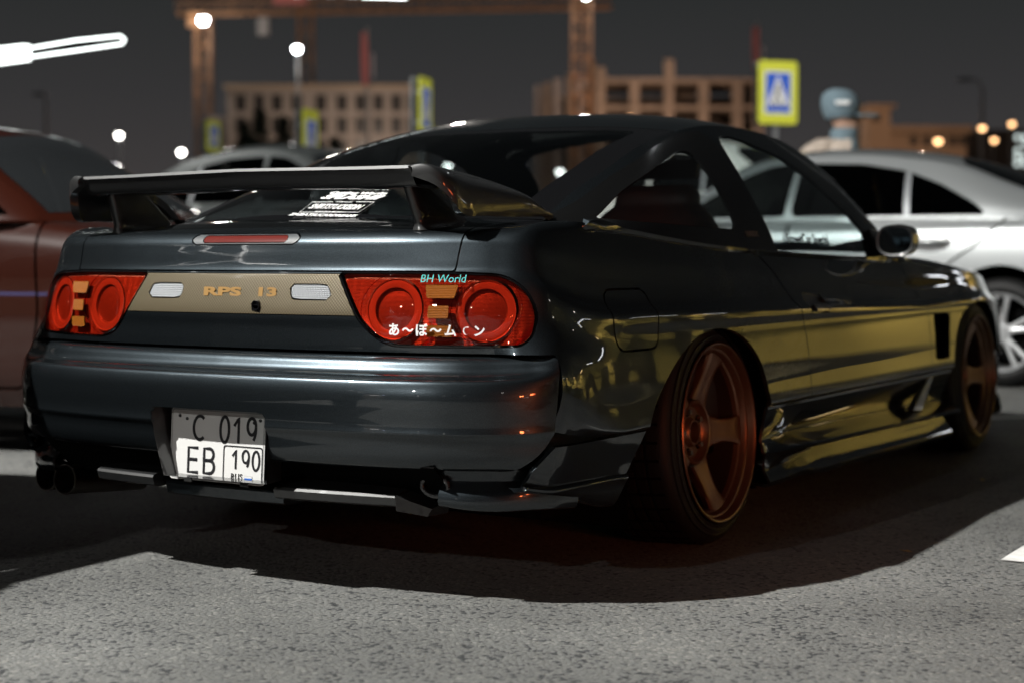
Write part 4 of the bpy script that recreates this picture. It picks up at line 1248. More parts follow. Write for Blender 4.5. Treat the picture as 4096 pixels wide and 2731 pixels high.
SED = {}
def sedan_parts():
    U, A, B = sedan_shapes()
    UM = outward(grid(U), (0, 1.2, .6)); TM = outward(grid(A), (0, 1, .8)); SM = outward(grid(B), (0, 1, 1.1))
    P = {}
    for yc in (0, 2.854):
        a = np.linspace(R(-40), R(220), 40)
        c = np.stack([yc + .372 * np.cos(a), .335 + .372 * np.sin(a)], 1)
        c = np.vstack([c, [[yc - .30, -.2], [yc + .30, -.2]]])
        _, UM = cut(UM, lambda v: np.where(v[:, 0] > .5, sd_poly(c, v[:, 1], v[:, 2]), 1.0))
    ons = lambda v: (v[:, 0] > .6)
    rd = rounded([(.50, .28), (1.38, .28), (1.36, 1.2), (-.02, 1.2), (.0, .97), (.10, .86), (.34, .70), (.45, .55)], [.03, .0, 0, 0, .0, .05, .1, .1], 5)
    P['door_r'], UM = cut(UM, lambda v: np.where(ons(v), sd_poly(rd, v[:, 1], v[:, 2]), 1.0), .014)
    fd = rounded([(1.388, .28), (2.36, .28), (2.42, .6), (2.38, 1.0), (2.3, 1.2), (1.368, 1.2)], [0, .05, .05, 0, 0, 0], 4)
    P['door_f'], UM = cut(UM, lambda v: np.where(ons(v), sd_poly(fd, v[:, 1], v[:, 2]), 1.0), .012)
    tl = rounded([(.50, .72), (.50, .90), (.86, .90), (.86, .70)], .03, 4)
    P['lamp_r'], UM = cut(UM, lambda v: np.where(v[:, 1] < -.80, sd_poly(tl, v[:, 0], v[:, 2]), 1.0), .004)
    hl = rounded([(.42, .58), (.42, .72), (.86, .76), (.86, .62)], .04, 4)
    P['lamp_f'], UM = cut(UM, lambda v: np.where(v[:, 1] > 3.2, sd_poly(hl, v[:, 0], v[:, 2]), 1.0), .004)
    tr = np.array([(-1, .70), (.66, .70), (.68, 1.2), (-1, 1.2)])
    P['boot'], UM = cut(UM, lambda v: np.where(v[:, 1] < -.42, sd_poly(tr, v[:, 0], v[:, 2]), 1.0), .006)
    bn = np.array([(-1, 2.5), (.74, 2.48), (.72, 3.2), (.5, 3.5), (-1, 3.52)])
    P['bonnet'], UM = cut(UM, lambda v: np.where((v[:, 1] > 2.4) & (v[:, 2] > .6), sd_poly(bn, v[:, 0], v[:, 1]), 1.0), .006)
    P['body'] = UM
    rw = np.array([(-1, -.44), (.60, -.40), (.60, -.18), (.565, .10), (.50, .34), (.3, .43), (-1, .46)])
    P['rear_glass'], TM = cut(TM, lambda v: sd_poly(rw, v[:, 0], v[:, 1]), .004)
    ws = np.array([(-1, 1.90), (.3, 1.87), (.52, 1.80), (.60, 2.04), (.67, 2.26), (.70, 2.34), (.4, 2.52), (-1, 2.58)])
    P['windscreen'], TM = cut(TM, lambda v: sd_poly(ws, v[:, 0], v[:, 1]), .004)
    P['roof'] = TM
    dl = rounded([(.115, 1.0), (.20, 1.07), (.42, 1.185), (.65, 1.272), (.95, 1.325), (1.36, 1.342), (1.365, 1.0)], [.02, .02, 0, 0, 0, 0, 0], 4)
    wr, SM = cut(SM, lambda v: sd_poly(dl, v[:, 1], v[:, 2]), .003)
    qd = np.array([(-1, .5), (.60, .5), (.60, .98), (.70, 1.6), (-1, 1.6)])
    P['quarter'], wr2 = cut(wr, lambda v: sd_poly(qd, v[:, 1], v[:, 2]) + .018)
    P['divider'], P['win_r'] = cut(wr2, lambda v: sd_poly(qd, v[:, 1], v[:, 2]) - .018)
    fl = rounded([(1.41, 1.0), (1.405, 1.342), (1.60, 1.325), (1.78, 1.255), (2.05, 1.09), (2.20, 1.0)], [0, 0, .04, .04, .03, 0], 4)
    P['win_f'], SM = cut(SM, lambda v: sd_poly(fl, v[:, 1], v[:, 2]), .003)
    P['pillars'] = SM
    return P

def alloy_wheel(root, M4, wm='alloy'):
    tyre = [(-.02, .215), (-.004, .225), (.004, .24), (.004, .262), (-.006, .29), (-.03, .312), (-.06, .317), (-.17, .317), (-.20, .308), (-.215, .28), (-.215, .215)]
    w = empty('wheel', (0, 0, 0), parent=root)
    def fin(n, m, mat, sm=40):
        q = m.xf(M4)
        if Matrix(M4).to_3x3().determinant() < 0: q.flip()
        return build(n, q, mat, w, sm)
    fin('tyre', lathe(tyre, 'x', 48), MATS['tyre'])
    fin('rim', lathe([(-.012, .218), (.0, .226), (.003, .222), (-.006, .212), (-.02, .206), (-.12, .200), (-.20, .205)], 'x', 48), MATS[wm], 35)
    fin('disc', lathe([(-.09, .02), (-.085, .04), (-.085, .15), (-.10, .151), (-.14, .19), (-.14, .0005)], 'x', 32), MATS['dark_void'])
    fin('hub', lathe([(-.012, .0005), (-.010, .030), (-.016, .034), (-.018, .058), (-.05, .062)], 'x', 30), MATS[wm], 30)
    for k in range(5):
        for off in (-.19, .19):
            a = R(90) + k * 2 * math.pi / 5 + off * .55
            rows = []
            for r, wd, x, sh in ((.045, .018, -.018, 0), (.10, .0135, -.016, .006), (.16, .0135, -.012, .012), (.20, .016, -.010, .016), (.212, .02, -.012, .018)):
                o = sh * (1 if off > 0 else -1)
                rows.append([(x + dx, math.cos(a) * r - math.sin(a) * (t * wd + o), math.sin(a) * r + math.cos(a) * (t * wd + o)) for dx, t in ((-.03, -1), (-.004, -1), (0, -.6), (0, .6), (-.004, 1), (-.03, 1))])
            m = grid(np.array(rows)); outward(m, (-.08, math.cos(a) * .13, math.sin(a) * .13))
            fin('spoke', m, MATS[wm], 40)

def make_sedan(name, loc, rz, paint, label, cat='car', group=None, scale=(1, 1, 1), tail_on=False, glass_m='sedan_glass', mirrors=True, wheel='alloy'):
    if not SED: SED.update(sedan_parts())
    P = SED
    root = empty(name, loc, rz, label=label, cat=cat, group=group)
    root.scale = scale
    pm = MATS[paint]
    build('body', P['body'].both(), pm, root, 35, .01)
    build('roof', P['roof'].both().add(P['pillars'].both()).weld(), pm, root, 40, .01)
    build('bonnet', P['bonnet'].both(), pm, root, 40, .008)
    build('boot_lid', P['boot'].both(), pm, root, 35, .008)
    build('rear_window', P['rear_glass'].both(), MATS['sedan_dark_glass'], root, 40)
    build('windscreen', P['windscreen'].both(), MATS[glass_m], root, 40)
    for s in (1, -1):
        f = (lambda m: m) if s > 0 else (lambda m: m.mirrored())
        for dn, wn in (('door_r', 'win_r'), ('door_f', 'win_f')):
            d = build('door', f(P[dn]), pm, root, 35, .01)
            build('window', f(P[wn]), MATS['sedan_dark_glass'], d, 40)
            y0 = .30 if dn == 'door_r' else 1.55
            # handle: bowl and grip bar
            xh = .893
            g = lathe([(0, .001), (.0, .05), (-.004, .065), (-.012, .07)], 'x', 24)
            g.v[:, 1] *= 2.0; g.v[:, 2] *= .80
            g = g.moved((xh + .004, y0 + .14, .835))
            build('handle_bowl', f(g), MATS['alloy'] if paint == 'silver_paint' else pm, d, 50)
            b = tube([(xh - .004, y0 + .02, .836), (xh + .026, y0 + .06, .838), (xh + .030, y0 + .14, .838), (xh + .026, y0 + .22, .838), (xh - .004, y0 + .26, .836)], [.008, .013, .014, .013, .008], 10)
            build('handle', f(b), pm, d, 60)
        build('quarter_window', f(P['quarter']), MATS['sedan_dark_glass'], root, 40)
        build('window_divider', f(P['divider']), MATS['grey_metal'], root, 40, .006)
        build('tail_light', f(P['lamp_r']), MATS['tail_on' if tail_on else 'red_lens'], root, 30, .01)
        build('headlight', f(P['lamp_f']), MATS['clear_lens'], root, 30, .01)
        # door mirror
        t = np.linspace(0, 2 * np.pi, 18, endpoint=False)
        S = [np.stack([.98 + w * np.cos(t), np.full(18, y), 1.02 + h * np.sin(t)], -1) for y, w, h in ((2.10, .09, .065), (2.11, .10, .075), (2.17, .09, .07), (2.22, .03, .03))]
        mm = outward(grid(np.array(S), closed_v=True), (.98, 2.15, 1.02))
        mm.f.append(list(range(18)))
        if mirrors:
            mo = build('door_mirror', f(mm), pm, root, 50)
            build('mirror_foot', f(tube([(.79, 2.2, .985), (.92, 2.16, 1.0)], .022, 8)), MATS['black_trim'], mo, 60)
        for y in (0, 2.854):
            alloy_wheel(root, Matrix.Translation((s * .885, y, .317)) @ Matrix.Diagonal((s, 1, 1, 1)), wheel)
            m = lathe([(.60, .0005), (.60, .37), (.89, .37)], 'x', 24, R(-20), R(200))
            v = m.v.copy(); v[:, 1] += y; v[:, 2] += .33; v[:, 0] *= s
            build('wheel_well', M(v, m.f), MATS['dark_void'], root, 60)
    build('underbody', box(-.75, .75, -1.0, 3.5, .19, .28), MATS['dark_void'], root, 0)
    build('cabin_floor', box(-.7, .7, -.3, 2.3, .5, .56), MATS['dark_void'], root, 0)
    for sx_ in (-.38, .38):
        for sy in (.42, 1.35):
            st = prism(rounded([(-.24, .55), (.24, .55), (.22, 1.02), (.12, 1.10), (.12, 1.22), (-.12, 1.22), (-.12, 1.10), (-.22, 1.02)], .05, 4), -.06, .06, 'xz').moved((sx_, sy, 0))
            build('seat', st, MATS['dark_cloth'], root, 40)
    build('dashboard', box(-.70, .70, 1.95, 2.35, .72, .96), MATS['dark_plastic'], root, 0, bevel=.04)
    # window moulding and roof rail line, number plates
    pl = prism(rounded([(-.26, .50), (.26, .50), (.26, .61), (-.26, .61)], .01), -1.135, -1.128, 'xz')
    build('number_plate', pl, MATS['plate_white'], root, 0)
    return root

# ================================================================== SURROUNDINGS
W2 = 2352.0
FPX = 6478.76 / 4096 * W2
_cm = Euler((R(90 - 2.9246), 0, R(31.1488))).to_matrix()
_fw = _cm @ Vector((0, 0, -1)); _rt = _cm @ Vector((1, 0, 0))
_fh = Vector((_fw.x, _fw.y, 0)).normalized()
HOR = 594.0
def at(u, depth, z=0.0):
    """ground spot seen at column u of the 2352 px wide photograph, at a distance along the view"""
    p = CAM + _fh * depth + _rt * ((u - W2 / 2) / FPX * depth)
    return Vector((p.x, p.y, z))
def zat(v, depth): return CAM.z + (HOR - v) / FPX * depth
FACE = R(31.1488)          # rotation that turns local -y towards the camera

def asphalt_material():
    m = bpy.data.materials.new('asphalt'); m.use_nodes = True
    nt = m.node_tree; b = nt.nodes['Principled BSDF']; L = nt.links
    co = nt.nodes.new('ShaderNodeTexCoord')
    vo = nt.nodes.new('ShaderNodeTexVoronoi'); vo.inputs['Scale'].default_value = 105
    L.new(co.outputs['Object'], vo.inputs['Vector'])
    vo2 = nt.nodes.new('ShaderNodeTexVoronoi'); vo2.inputs['Scale'].default_value = 62
    L.new(co.outputs['Object'], vo2.inputs['Vector'])
    n1 = nt.nodes.new('ShaderNodeTexNoise'); n1.inputs['Scale'].default_value = 1.1; n1.inputs['Detail'].default_value = 5
    L.new(co.outputs['Object'], n1.inputs['Vector'])
    n2 = nt.nodes.new('ShaderNodeTexNoise'); n2.inputs['Scale'].default_value = 110; n2.inputs['Detail'].default_value = 8; n2.inputs['Roughness'].default_value = .7
    L.new(co.outputs['Object'], n2.inputs['Vector'])
    # stone colour per cell
    sp = nt.nodes.new('ShaderNodeSeparateColor'); L.new(vo.outputs['Color'], sp.inputs[0])
    r1 = nt.nodes.new('ShaderNodeValToRGB'); L.new(sp.outputs[0], r1.inputs[0])
    e = r1.color_ramp.elements
    e[0].position = 0; e[0].color = (.022, .024, .026, 1); e[1].position = 1; e[1].color = (.20, .20, .185, 1)
    for p, c in ((.10, (.030, .032, .034, 1)), (.15, (.118, .120, .117, 1)), (.80, (.138, .139, .132, 1)), (.95, (.162, .162, .152, 1))):
        q = e.new(p); q.color = c
    # binder between stones
    mr = nt.nodes.new('ShaderNodeMapRange'); mr.inputs[1].default_value = .0; mr.inputs[2].default_value = .55; mr.inputs[3].default_value = 1.06; mr.inputs[4].default_value = .78
    L.new(vo.outputs['Distance'], mr.inputs[0])
    n3 = nt.nodes.new('ShaderNodeTexNoise'); n3.inputs['Scale'].default_value = 3.2; n3.inputs['Detail'].default_value = 3; L.new(co.outputs['Object'], n3.inputs['Vector'])
    ad = nt.nodes.new('ShaderNodeMath'); ad.operation = 'MULTIPLY_ADD'; ad.inputs[1].default_value = .55; ad.inputs[2].default_value = -.27; L.new(n3.outputs['Fac'], ad.inputs[0])
    ae = nt.nodes.new('ShaderNodeMath'); L.new(sp.outputs[0], ae.inputs[0]); L.new(ad.outputs[0], ae.inputs[1]); L.new(ae.outputs[0], r1.inputs[0])
    m1 = nt.nodes.new('ShaderNodeVectorMath'); m1.operation = 'SCALE'; L.new(r1.outputs[0], m1.inputs[0]); L.new(mr.outputs[0], m1.inputs['Scale'])
    mr2 = nt.nodes.new('ShaderNodeMapRange'); mr2.inputs[1].default_value = .3; mr2.inputs[2].default_value = .7; mr2.inputs[3].default_value = .66; mr2.inputs[4].default_value = 1.26
    L.new(n1.outputs['Fac'], mr2.inputs[0])
    n4 = nt.nodes.new('ShaderNodeTexNoise'); n4.inputs['Scale'].default_value = 420; n4.inputs['Detail'].default_value = 2; L.new(co.outputs['Object'], n4.inputs['Vector'])
    mr4 = nt.nodes.new('ShaderNodeMapRange'); mr4.inputs[1].default_value = .3; mr4.inputs[2].default_value = .7; mr4.inputs[3].default_value = .62; mr4.inputs[4].default_value = 1.22; L.new(n4.outputs['Fac'], mr4.inputs[0])
    m3 = nt.nodes.new('ShaderNodeVectorMath'); m3.operation = 'SCALE'; L.new(m1.outputs[0], m3.inputs[0]); L.new(mr4.outputs[0], m3.inputs['Scale']); m1 = m3
    m2 = nt.nodes.new('ShaderNodeVectorMath'); m2.operation = 'SCALE'; L.new(m1.outputs[0], m2.inputs[0]); L.new(mr2.outputs[0], m2.inputs['Scale'])
    L.new(m2.outputs[0], b.inputs['Base Color'])
    b.inputs['Roughness'].default_value = .78
    # height: stones, pits, grit
    a1 = nt.nodes.new('ShaderNodeMath'); a1.operation = 'MULTIPLY_ADD'; a1.inputs[1].default_value = -1.0; L.new(vo.outputs['Distance'], a1.inputs[0])
    L.new(n2.outputs['Fac'], a1.inputs[2])
    pit = nt.nodes.new('ShaderNodeMapRange'); pit.inputs[1].default_value = .14; pit.inputs[2].default_value = .24; pit.inputs[3].default_value = -2.0; pit.inputs[4].default_value = 0
    sp2 = nt.nodes.new('ShaderNodeSeparateColor'); L.new(vo2.outputs['Color'], sp2.inputs[0]); L.new(sp2.outputs[1], pit.inputs[0])
    a2 = nt.nodes.new('ShaderNodeMath'); a2.operation = 'ADD'; L.new(a1.outputs[0], a2.inputs[0]); L.new(pit.outputs[0], a2.inputs[1])
    bp = nt.nodes.new('ShaderNodeBump'); bp.inputs['Strength'].default_value = .7; bp.inputs['Distance'].default_value = .0035
    L.new(a2.outputs[0], bp.inputs['Height']); L.new(bp.outputs[0], b.inputs['Normal'])
    MATS['asphalt'] = m

def plane(x0, x1, y0, y1, z, n=1):
    return M([(x0, y0, z), (x1, y0, z), (x1, y1, z), (x0, y1, z)], [(0, 1, 2, 3)])

def make_ground():
    asphalt_material()
    g = build('ground', plane(-900, 900, -500, 1200, 0), MATS['asphalt'], None, 0); g['kind'] = 'structure'
    # painted markings
    def strip(name, a, b, w):
        a, b = np.array(a[:2]), np.array(b[:2]); d = (b - a) / np.linalg.norm(b - a); n = np.array([-d[1], d[0]]) * w / 2
        o = build(name, M([(*(a - n), .004), (*(b - n), .004), (*(b + n), .004), (*(a + n), .004)], [(0, 1, 2, 3)]), MATS['road_paint'], None, 0); o['kind'] = 'structure'
    strip('painted_line', (.15, 3.28), (1.05, 4.53), .10)
    strip('painted_line', (-2.5, 3.6), (-6.5, .4), .14)
    o = build('bay_line', M([(1.515, .14, .004), (1.635, .14, .004), (1.635, 4.9, .004), (1.515, 4.9, .004)], [(0, 1, 2, 3)]), MATS['road_paint'], None, 0); o['kind'] = 'structure'

def lattice(H, w, n, r=.05):
    """square lattice column along z, one joined piece of steelwork"""
    m = M(); h = H / n
    c = [(-w / 2, -w / 2), (w / 2, -w / 2), (w / 2, w / 2), (-w / 2, w / 2)]
    for x, y in c: m.add(tube([(x, y, 0), (x, y, H)], r, 5))
    for k in range(n):
        for i in range(4):
            a, b = c[i], c[(i + 1) % 4]
            m.add(tube([(*a, k * h), (*b, k * h + h)] if (k + i) % 2 else [(*b, k * h), (*a, k * h + h)], r * .6, 4, False))
            m.add(tube([(*a, k * h), (*b, k * h)], r * .6, 4, False))
    return m

def make_crane(u, depth, ztop, w, label, jib=None, mat='crane_yellow'):
    p = at(u, depth)
    root = empty('tower_crane', p, FACE, label=label, cat='crane', group='tower cranes over the building site')
    n = max(8, int(ztop / w))
    o = build('mast', lattice(ztop, w, n, w * .055), MATS[mat], root, 0)
    if jib:
        x0, x1, dz, zj = jib
        L = x1 - x0
        j = lattice(L, w * .75, int(L / (w * .9)), w * .045)
        j = j.xf(Matrix.Translation((x0, 0, zj)) @ Matrix.Rotation(R(90), 4, 'Y'))
        j.v[:, 2] += (j.v[:, 0]) * dz
        build('jib', j, MATS[mat], root, 0)
        build('chord', tube([(x0, 0, zj - w * .5 + x0 * dz), (x1, 0, zj - w * .5 + x1 * dz)], w * .09, 6), MATS[mat], root, 0)
        build('cab', box(-w * .9, w * .2, -w * .9, -w * .3, zj - 2.4, zj - .6), MATS[mat], root, 0)
        build('banner', box(8.3, 12.2, -w * .62, -w * .58, zj + .2, zj + 1.1), MATS['red_banner'], root, 0)
        for xx in (7.0,):
            build('counterweight', box(xx - .6, xx + .6, -.5, .5, zj - 3.2, zj - 1.2), MATS['concrete'], root, 0)
    return root

def glow_ball(name, p, r, mat, label, group=None, cat='lamp', pole=True, parent=None):
    root = empty(name, (p.x, p.y, 0), FACE, label=label, cat=cat, group=group)
    s = []
    for k in range(9):
        a = math.pi * k / 8
        s.append((-r * math.cos(a), max(1e-4, r * math.sin(a))))
    build('bulb', lathe(s, 'z', 16).moved((0, 0, p.z)), MATS[mat], root, 60)
    build('hood', lathe([(r * 1.25, .0005), (r * 1.2, r * .7), (r * .5, r * 1.2), (r * .35, r * 1.2)], 'z', 14).moved((0, 0, p.z)), MATS['grey_metal'], root, 50)
    if pole: build('pole', tube([(0, r * 1.5, 0), (0, r * 1.5, p.z + r)], max(.04, r * .25), 8), MATS['grey_metal'], root, 60)
    return root

def make_sign(u, depth, vtop, vbot, rz, label, w=.62, post=True, back=True):
    p = at(u, depth); zt, zb = zat(vtop, depth), zat(vbot, depth); h = zt - zb
    root = empty('crossing_sign', p, rz, label=label, cat='road sign', group='pedestrian crossing signs')
    b = prism(rounded([(-w / 2, zb), (w / 2, zb), (w / 2, zt), (-w / 2, zt)], .05, 5), -.012, .012, 'xz')
    o = build('panel', b, MATS['sign_yellow'], root, 30)
    m = w * .19; hm = h * .19
    s0, s1, t0, t1 = -w / 2 + m, w / 2 - m, zb + hm, zt - hm
    build('white_border', box(s0 - w * .04, s1 + w * .04, -.0155, -.0125, t0 - h * .03, t1 + h * .03), MATS['sign_white'], o, 0)
    build('blue_field', box(s0, s1, -.019, -.0157, t0, t1), MATS['sign_blue'], o, 0)
    hh = t1 - t0; ww = s1 - s0
    tri = prism([(s0 + ww * .04, t0 + hh * .16), (s1 - ww * .04, t0 + hh * .16), (0, t1 - hh * .05)], -.0225, -.0192, 'xz')
    build('white_triangle', tri, MATS['sign_white'], o, 0)
    # walking figure and stripes
    fig = M()
    cx, cz = 0.0, t0 + hh * .5
    k = hh
    fig.add(lathe([(-.0262, .0005), (-.0262, k * .04), (-.0228, k * .04)], 'y', 12).moved((cx + k * .012, 0, cz + k * .19)))
    def limb(a, b2, r): fig.add(prism([(a[0] - r, a[1]), (b2[0] - r, b2[1]), (b2[0] + r, b2[1]), (a[0] + r, a[1])], -.0262, -.0228, 'xz'))
    limb((cx - k * .04, cz - k * .05), (cx + k * .0, cz + k * .14), k * .028)
    limb((cx - k * .05, cz - k * .04), (cx - k * .11, cz - k * .26), k * .02)
    limb((cx - k * .03, cz - k * .04), (cx + k * .09, cz - k * .25), k * .02)
    limb((cx + k * .0, cz + k * .12), (cx + k * .10, cz + k * .01), k * .015)
    limb((cx - k * .01, cz + k * .12), (cx - k * .10, cz + k * .04), k * .015)
    build('walking_figure', fig, MATS['paint_black'], o, 0)
    st = M()
    for q in range(4):
        x = s0 + ww * (.16 + .19 * q)
        st.add(prism([(x, t0 + hh * .17), (x + ww * .08, t0 + hh * .17), (x + ww * .10, t0 + hh * .24), (x + ww * .02, t0 + hh * .24)], -.0262, -.0228, 'xz'))
    build('crossing_stripes', st, MATS['paint_black'], o, 0)
    if back:
        build('back_panel', prism(rounded([(-w / 2, zb), (w / 2, zb), (w / 2, zt), (-w / 2, zt)], .05, 5), .10, .122, 'xz'), MATS['grey_metal'], root, 30)
        for zz in (zb + h * .25, zb + h * .75):
            build('bracket', box(-w * .35, w * .35, .013, .099, zz - .02, zz + .02), MATS['grey_metal'], root, 0)
    build('post', tube([(0, .056, 0), (0, .056, zt - .05)], .038, 12), MATS['grey_metal'], root, 60)
    return root

def make_left_block():
    d = 185.0
    p0 = at(525, d); L = (970 - 525) / FPX * d; H = zat(207, d)
    root = empty('apartment_block', p0, FACE, label='pale unfinished block with rows of dark windows at the left behind the crane', cat='building')
    build('wall', box(0, L, 0, 14, 0, H), MATS['plaster'], root, 0)
    build('parapet', box(-.3, L + .3, -.3, .0, H, H + .45), MATS['plaster_warm'], root, 0)
    pane = None
    px = L / 445.0
    xs = [c * px for c in (32, 74, 115, 160, 215, 263, 305, 346, 387, 424)]
    rows = [zat(v, d) for v in (240, 291, 342, 393)]
    proto = None
    for z in rows:
        for x in xs:
            if proto is None:
                proto = build('window', box(-.60, .60, -.10, .05, -.95, .95), MATS['window_dark'], root, 0)
                o = proto
            else:
                o = proto.copy(); COL.objects.link(o); o.parent = root
            o.location = (x, 0, z)
    fr = None
    for z in rows:
        for x in xs:
            if fr is None:
                fr = build('window_surround', M(*_ring(-.85, .85, -1.15, 1.15, .22, -.13, .02)), MATS['plaster'], root, 0); o = fr
            else:
                o = fr.copy(); COL.objects.link(o); o.parent = root
            o.location = (x, 0, z)
    # lower wing at the left end
    build('wing', box(-2.2, -.01, 1.0, 9, 0, zat(268, d)), MATS['plaster'], root, 0)
    return root

def _ring(x0, x1, z0, z1, w, y0, y1):
    m = M()
    for b in (box(x0, x1, y0, y1, z1 - w, z1), box(x0, x1, y0, y1, z0, z0 + w), box(x0, x0 + w, y0, y1, z0 + w, z1 - w), box(x1 - w, x1, y0, y1, z0 + w, z1 - w)): m.add(b)
    return m.v, m.f

def make_right_block():
    d = 185.0; px = d / FPX
    u0 = 1385.0
    root = empty('concrete_frame_building', at(u0, d), FACE, label='bare concrete frame of an unfinished building on the right lit orange', cat='building')
    X = lambda u: (u - u0) * px
    Z = lambda v: zat(v, d)
    for v0, v1 in ((184, 194), (246, 256), (306, 316), (366, 376)):
        build('floor_slab', box(X(1372), X(1745), -.4, 12, Z(v1), Z(v0)), MATS['concrete_warm'], root, 0)
    for u, vt in ((1378, 160), (1455, 186), (1534, 142), (1613, 186), (1690, 186), (1738, 186)):
        c = build('column', box(X(u - 11), X(u + 11), -.5, .6, 0, Z(vt)), MATS['concrete_warm'], root, 0)
    for v in (225, 285, 345):
        for u in (1416, 1494, 1573, 1652, 1715):
            build('infill_wall', box(X(u - 28), X(u + 28), 2.6 + .6 * ((int(u) + v) % 3), 3.2 + .6 * ((int(u) + v) % 3), Z(v + 24), Z(v - (2 if (int(u) + v) % 2 else 14))), MATS['brick_dull'], root, 0)
    for u in (1372, 1745):
        build('back_column', box(X(u - 10), X(u + 10), 8, 9, 0, Z(190)), MATS['concrete'], root, 0)
    # side wing of tall pillars, running back to the left
    for k, (u, vt, vv) in enumerate(((1241, 176, 12), (1262, 172, 10.5), (1285, 166, 9), (1314, 160, 7), (1340, 178, 5), (1362, 138, 3))):
        build('column', box(X(u - 9), X(u + 9), vv - .8, vv + .8, 0, Z(vt)), MATS['concrete_pale' if k % 2 == 0 else 'concrete_warm'], root, 0)
    for v0, v1 in ((212, 222), (272, 282), (332, 342)):
        a = M([(X(1230), 13, Z(v0 + 4)), (X(1372), 1.5, Z(v0 - 14)), (X(1372), 1.5, Z(v1 - 14)), (X(1230), 13, Z(v1 + 4))], [(0, 3, 2, 1)])
        build('edge_beam', a, MATS['concrete_warm'], root, 0, .5)
    build('back_wall', box(X(1235), X(1745), 13, 13.5, 0, Z(200)), MATS['brick_dull'], root, 0)
    return root

def make_far_low():
    d = 150.0; px = d / FPX; u0 = 2000.0
    root = empty('low_site_building', at(u0, d), FACE, label='low orange-lit site building with a square tower behind the silver car', cat='building')
    X = lambda u: (u - u0) * px
    Z = lambda v: zat(v, d)
    build('tower', box(X(1992), X(2040), 0, 4, 0, Z(250)), MATS['concrete_orange'], root, 0)
    build('tower_cap', box(X(1985), X(2052), -.4, 4.2, Z(250), Z(243)), MATS['concrete_orange'], root, 0)
    build('window', box(X(2000), X(2016), -.06, .05, Z(282), Z(268)), MATS['window_dark'], root, 0)
    build('long_wall', box(X(2045), X(2222), 1, 8, 0, Z(308)), MATS['concrete_orange'], root, 0)
    build('roof_slab', box(X(2042), X(2232), .4, 8.4, Z(306), Z(290)), MATS['concrete_orange'], root, 0)
    for u in (2100, 2130, 2160, 2190, 2212):
        build('window', box(X(u - 8), X(u + 8), .93, 1.04, Z(335), Z(313)), MATS['window_dark'], root, 0)
    d = 220.0; px2 = d / FPX
    root = empty('distant_tower_block', at(2330, d), FACE, label='far tower block with lit white windows at the right edge', cat='building')
    build('wall', box(-6, 8, 0, 12, 0, zat(300, d)), MATS['brick_dull'], root, 0)
    for r in range(5):
        for c in range(3):
            if (r * 3 + c) % 4 == 3: continue
            build('lit_window', box(-.2 + c * 1.0, .35 + c * 1.0, -.08, .05, zat(318 + r * 15, d) - .3, zat(318 + r * 15, d) + .3), MATS['lit_window'], root, 0)
    root = empty('distant_dark_block', at(2120, 260), FACE, label='dark far block low on the horizon to the right of the site', cat='building')
    build('wall', box(-14, 26, 0, 12, 0, zat(322, 260)), MATS['brick_dull'], root, 0)
    build('roof_box', box(2, 8, 2, 8, zat(322, 260), zat(300, 260)), MATS['brick_dull'], root, 0)

def make_street_lamp(u, depth, vtop, vpole, side, label, uarm):
    p = at(u, depth); zt = zat(vtop, depth)
    root = empty('street_lamp', p, FACE, label=label, cat='street lamp', group='tall street lamps')
    dx = (uarm - u) / FPX * depth
    build('pole', tube([(0, 0, 0), (0, 0, zt * .6), (0, 0, zt - .5)], [.13, .10, .07], 10), MATS['lamp_pole'], root, 60)
    build('arm', tube([(0, 0, zt - .5), (dx * .25, 0, zt - .08), (dx * .6, 0, zt), (dx, 0, zt)], .05, 8), MATS['lamp_pole'], root, 60)
    build('head', box(dx - .35 * side * 0 - .35, dx + .35, -.12, .12, zt - .10, zt + .06), MATS['grey_metal'], root, 0, bevel=.04)

def make_flag(u, depth, vtop, vbot, label, pole_u=None):
    p = at(u, depth); zt, zb = zat(vtop, depth), zat(vbot, depth)
    root = empty('hanging_flag', p, FACE, label=label, cat='flag', group='limp red flags on poles')
    w = 20 / FPX * depth
    S = []
    for k in range(14):
        t = k / 13; z = zt + (zb - zt) * t
        S.append([(x * w * (.45 + .35 * math.sin(2.2 * t + .5)) + w * .18 * t, .06 * math.sin(x * 9 + t * 3), z) for x in np.linspace(-.5, .55, 9)])
    build('cloth', grid(np.array(S)), MATS['red_banner'], root, 60, .006, 0)
    build('pale_band', grid(np.array([[(x + w * .62, y + .07, z) for x, y, z in r] for r in np.array(S)[5:12, 5:9]])), MATS['pale_cloth'], root, 60, .006, 0)
    build('pole', tube([(w * .35, .12, 0), (w * .35, .12, zt + .2)], [.07, .045], 8), MATS['lamp_pole'], root, 60)

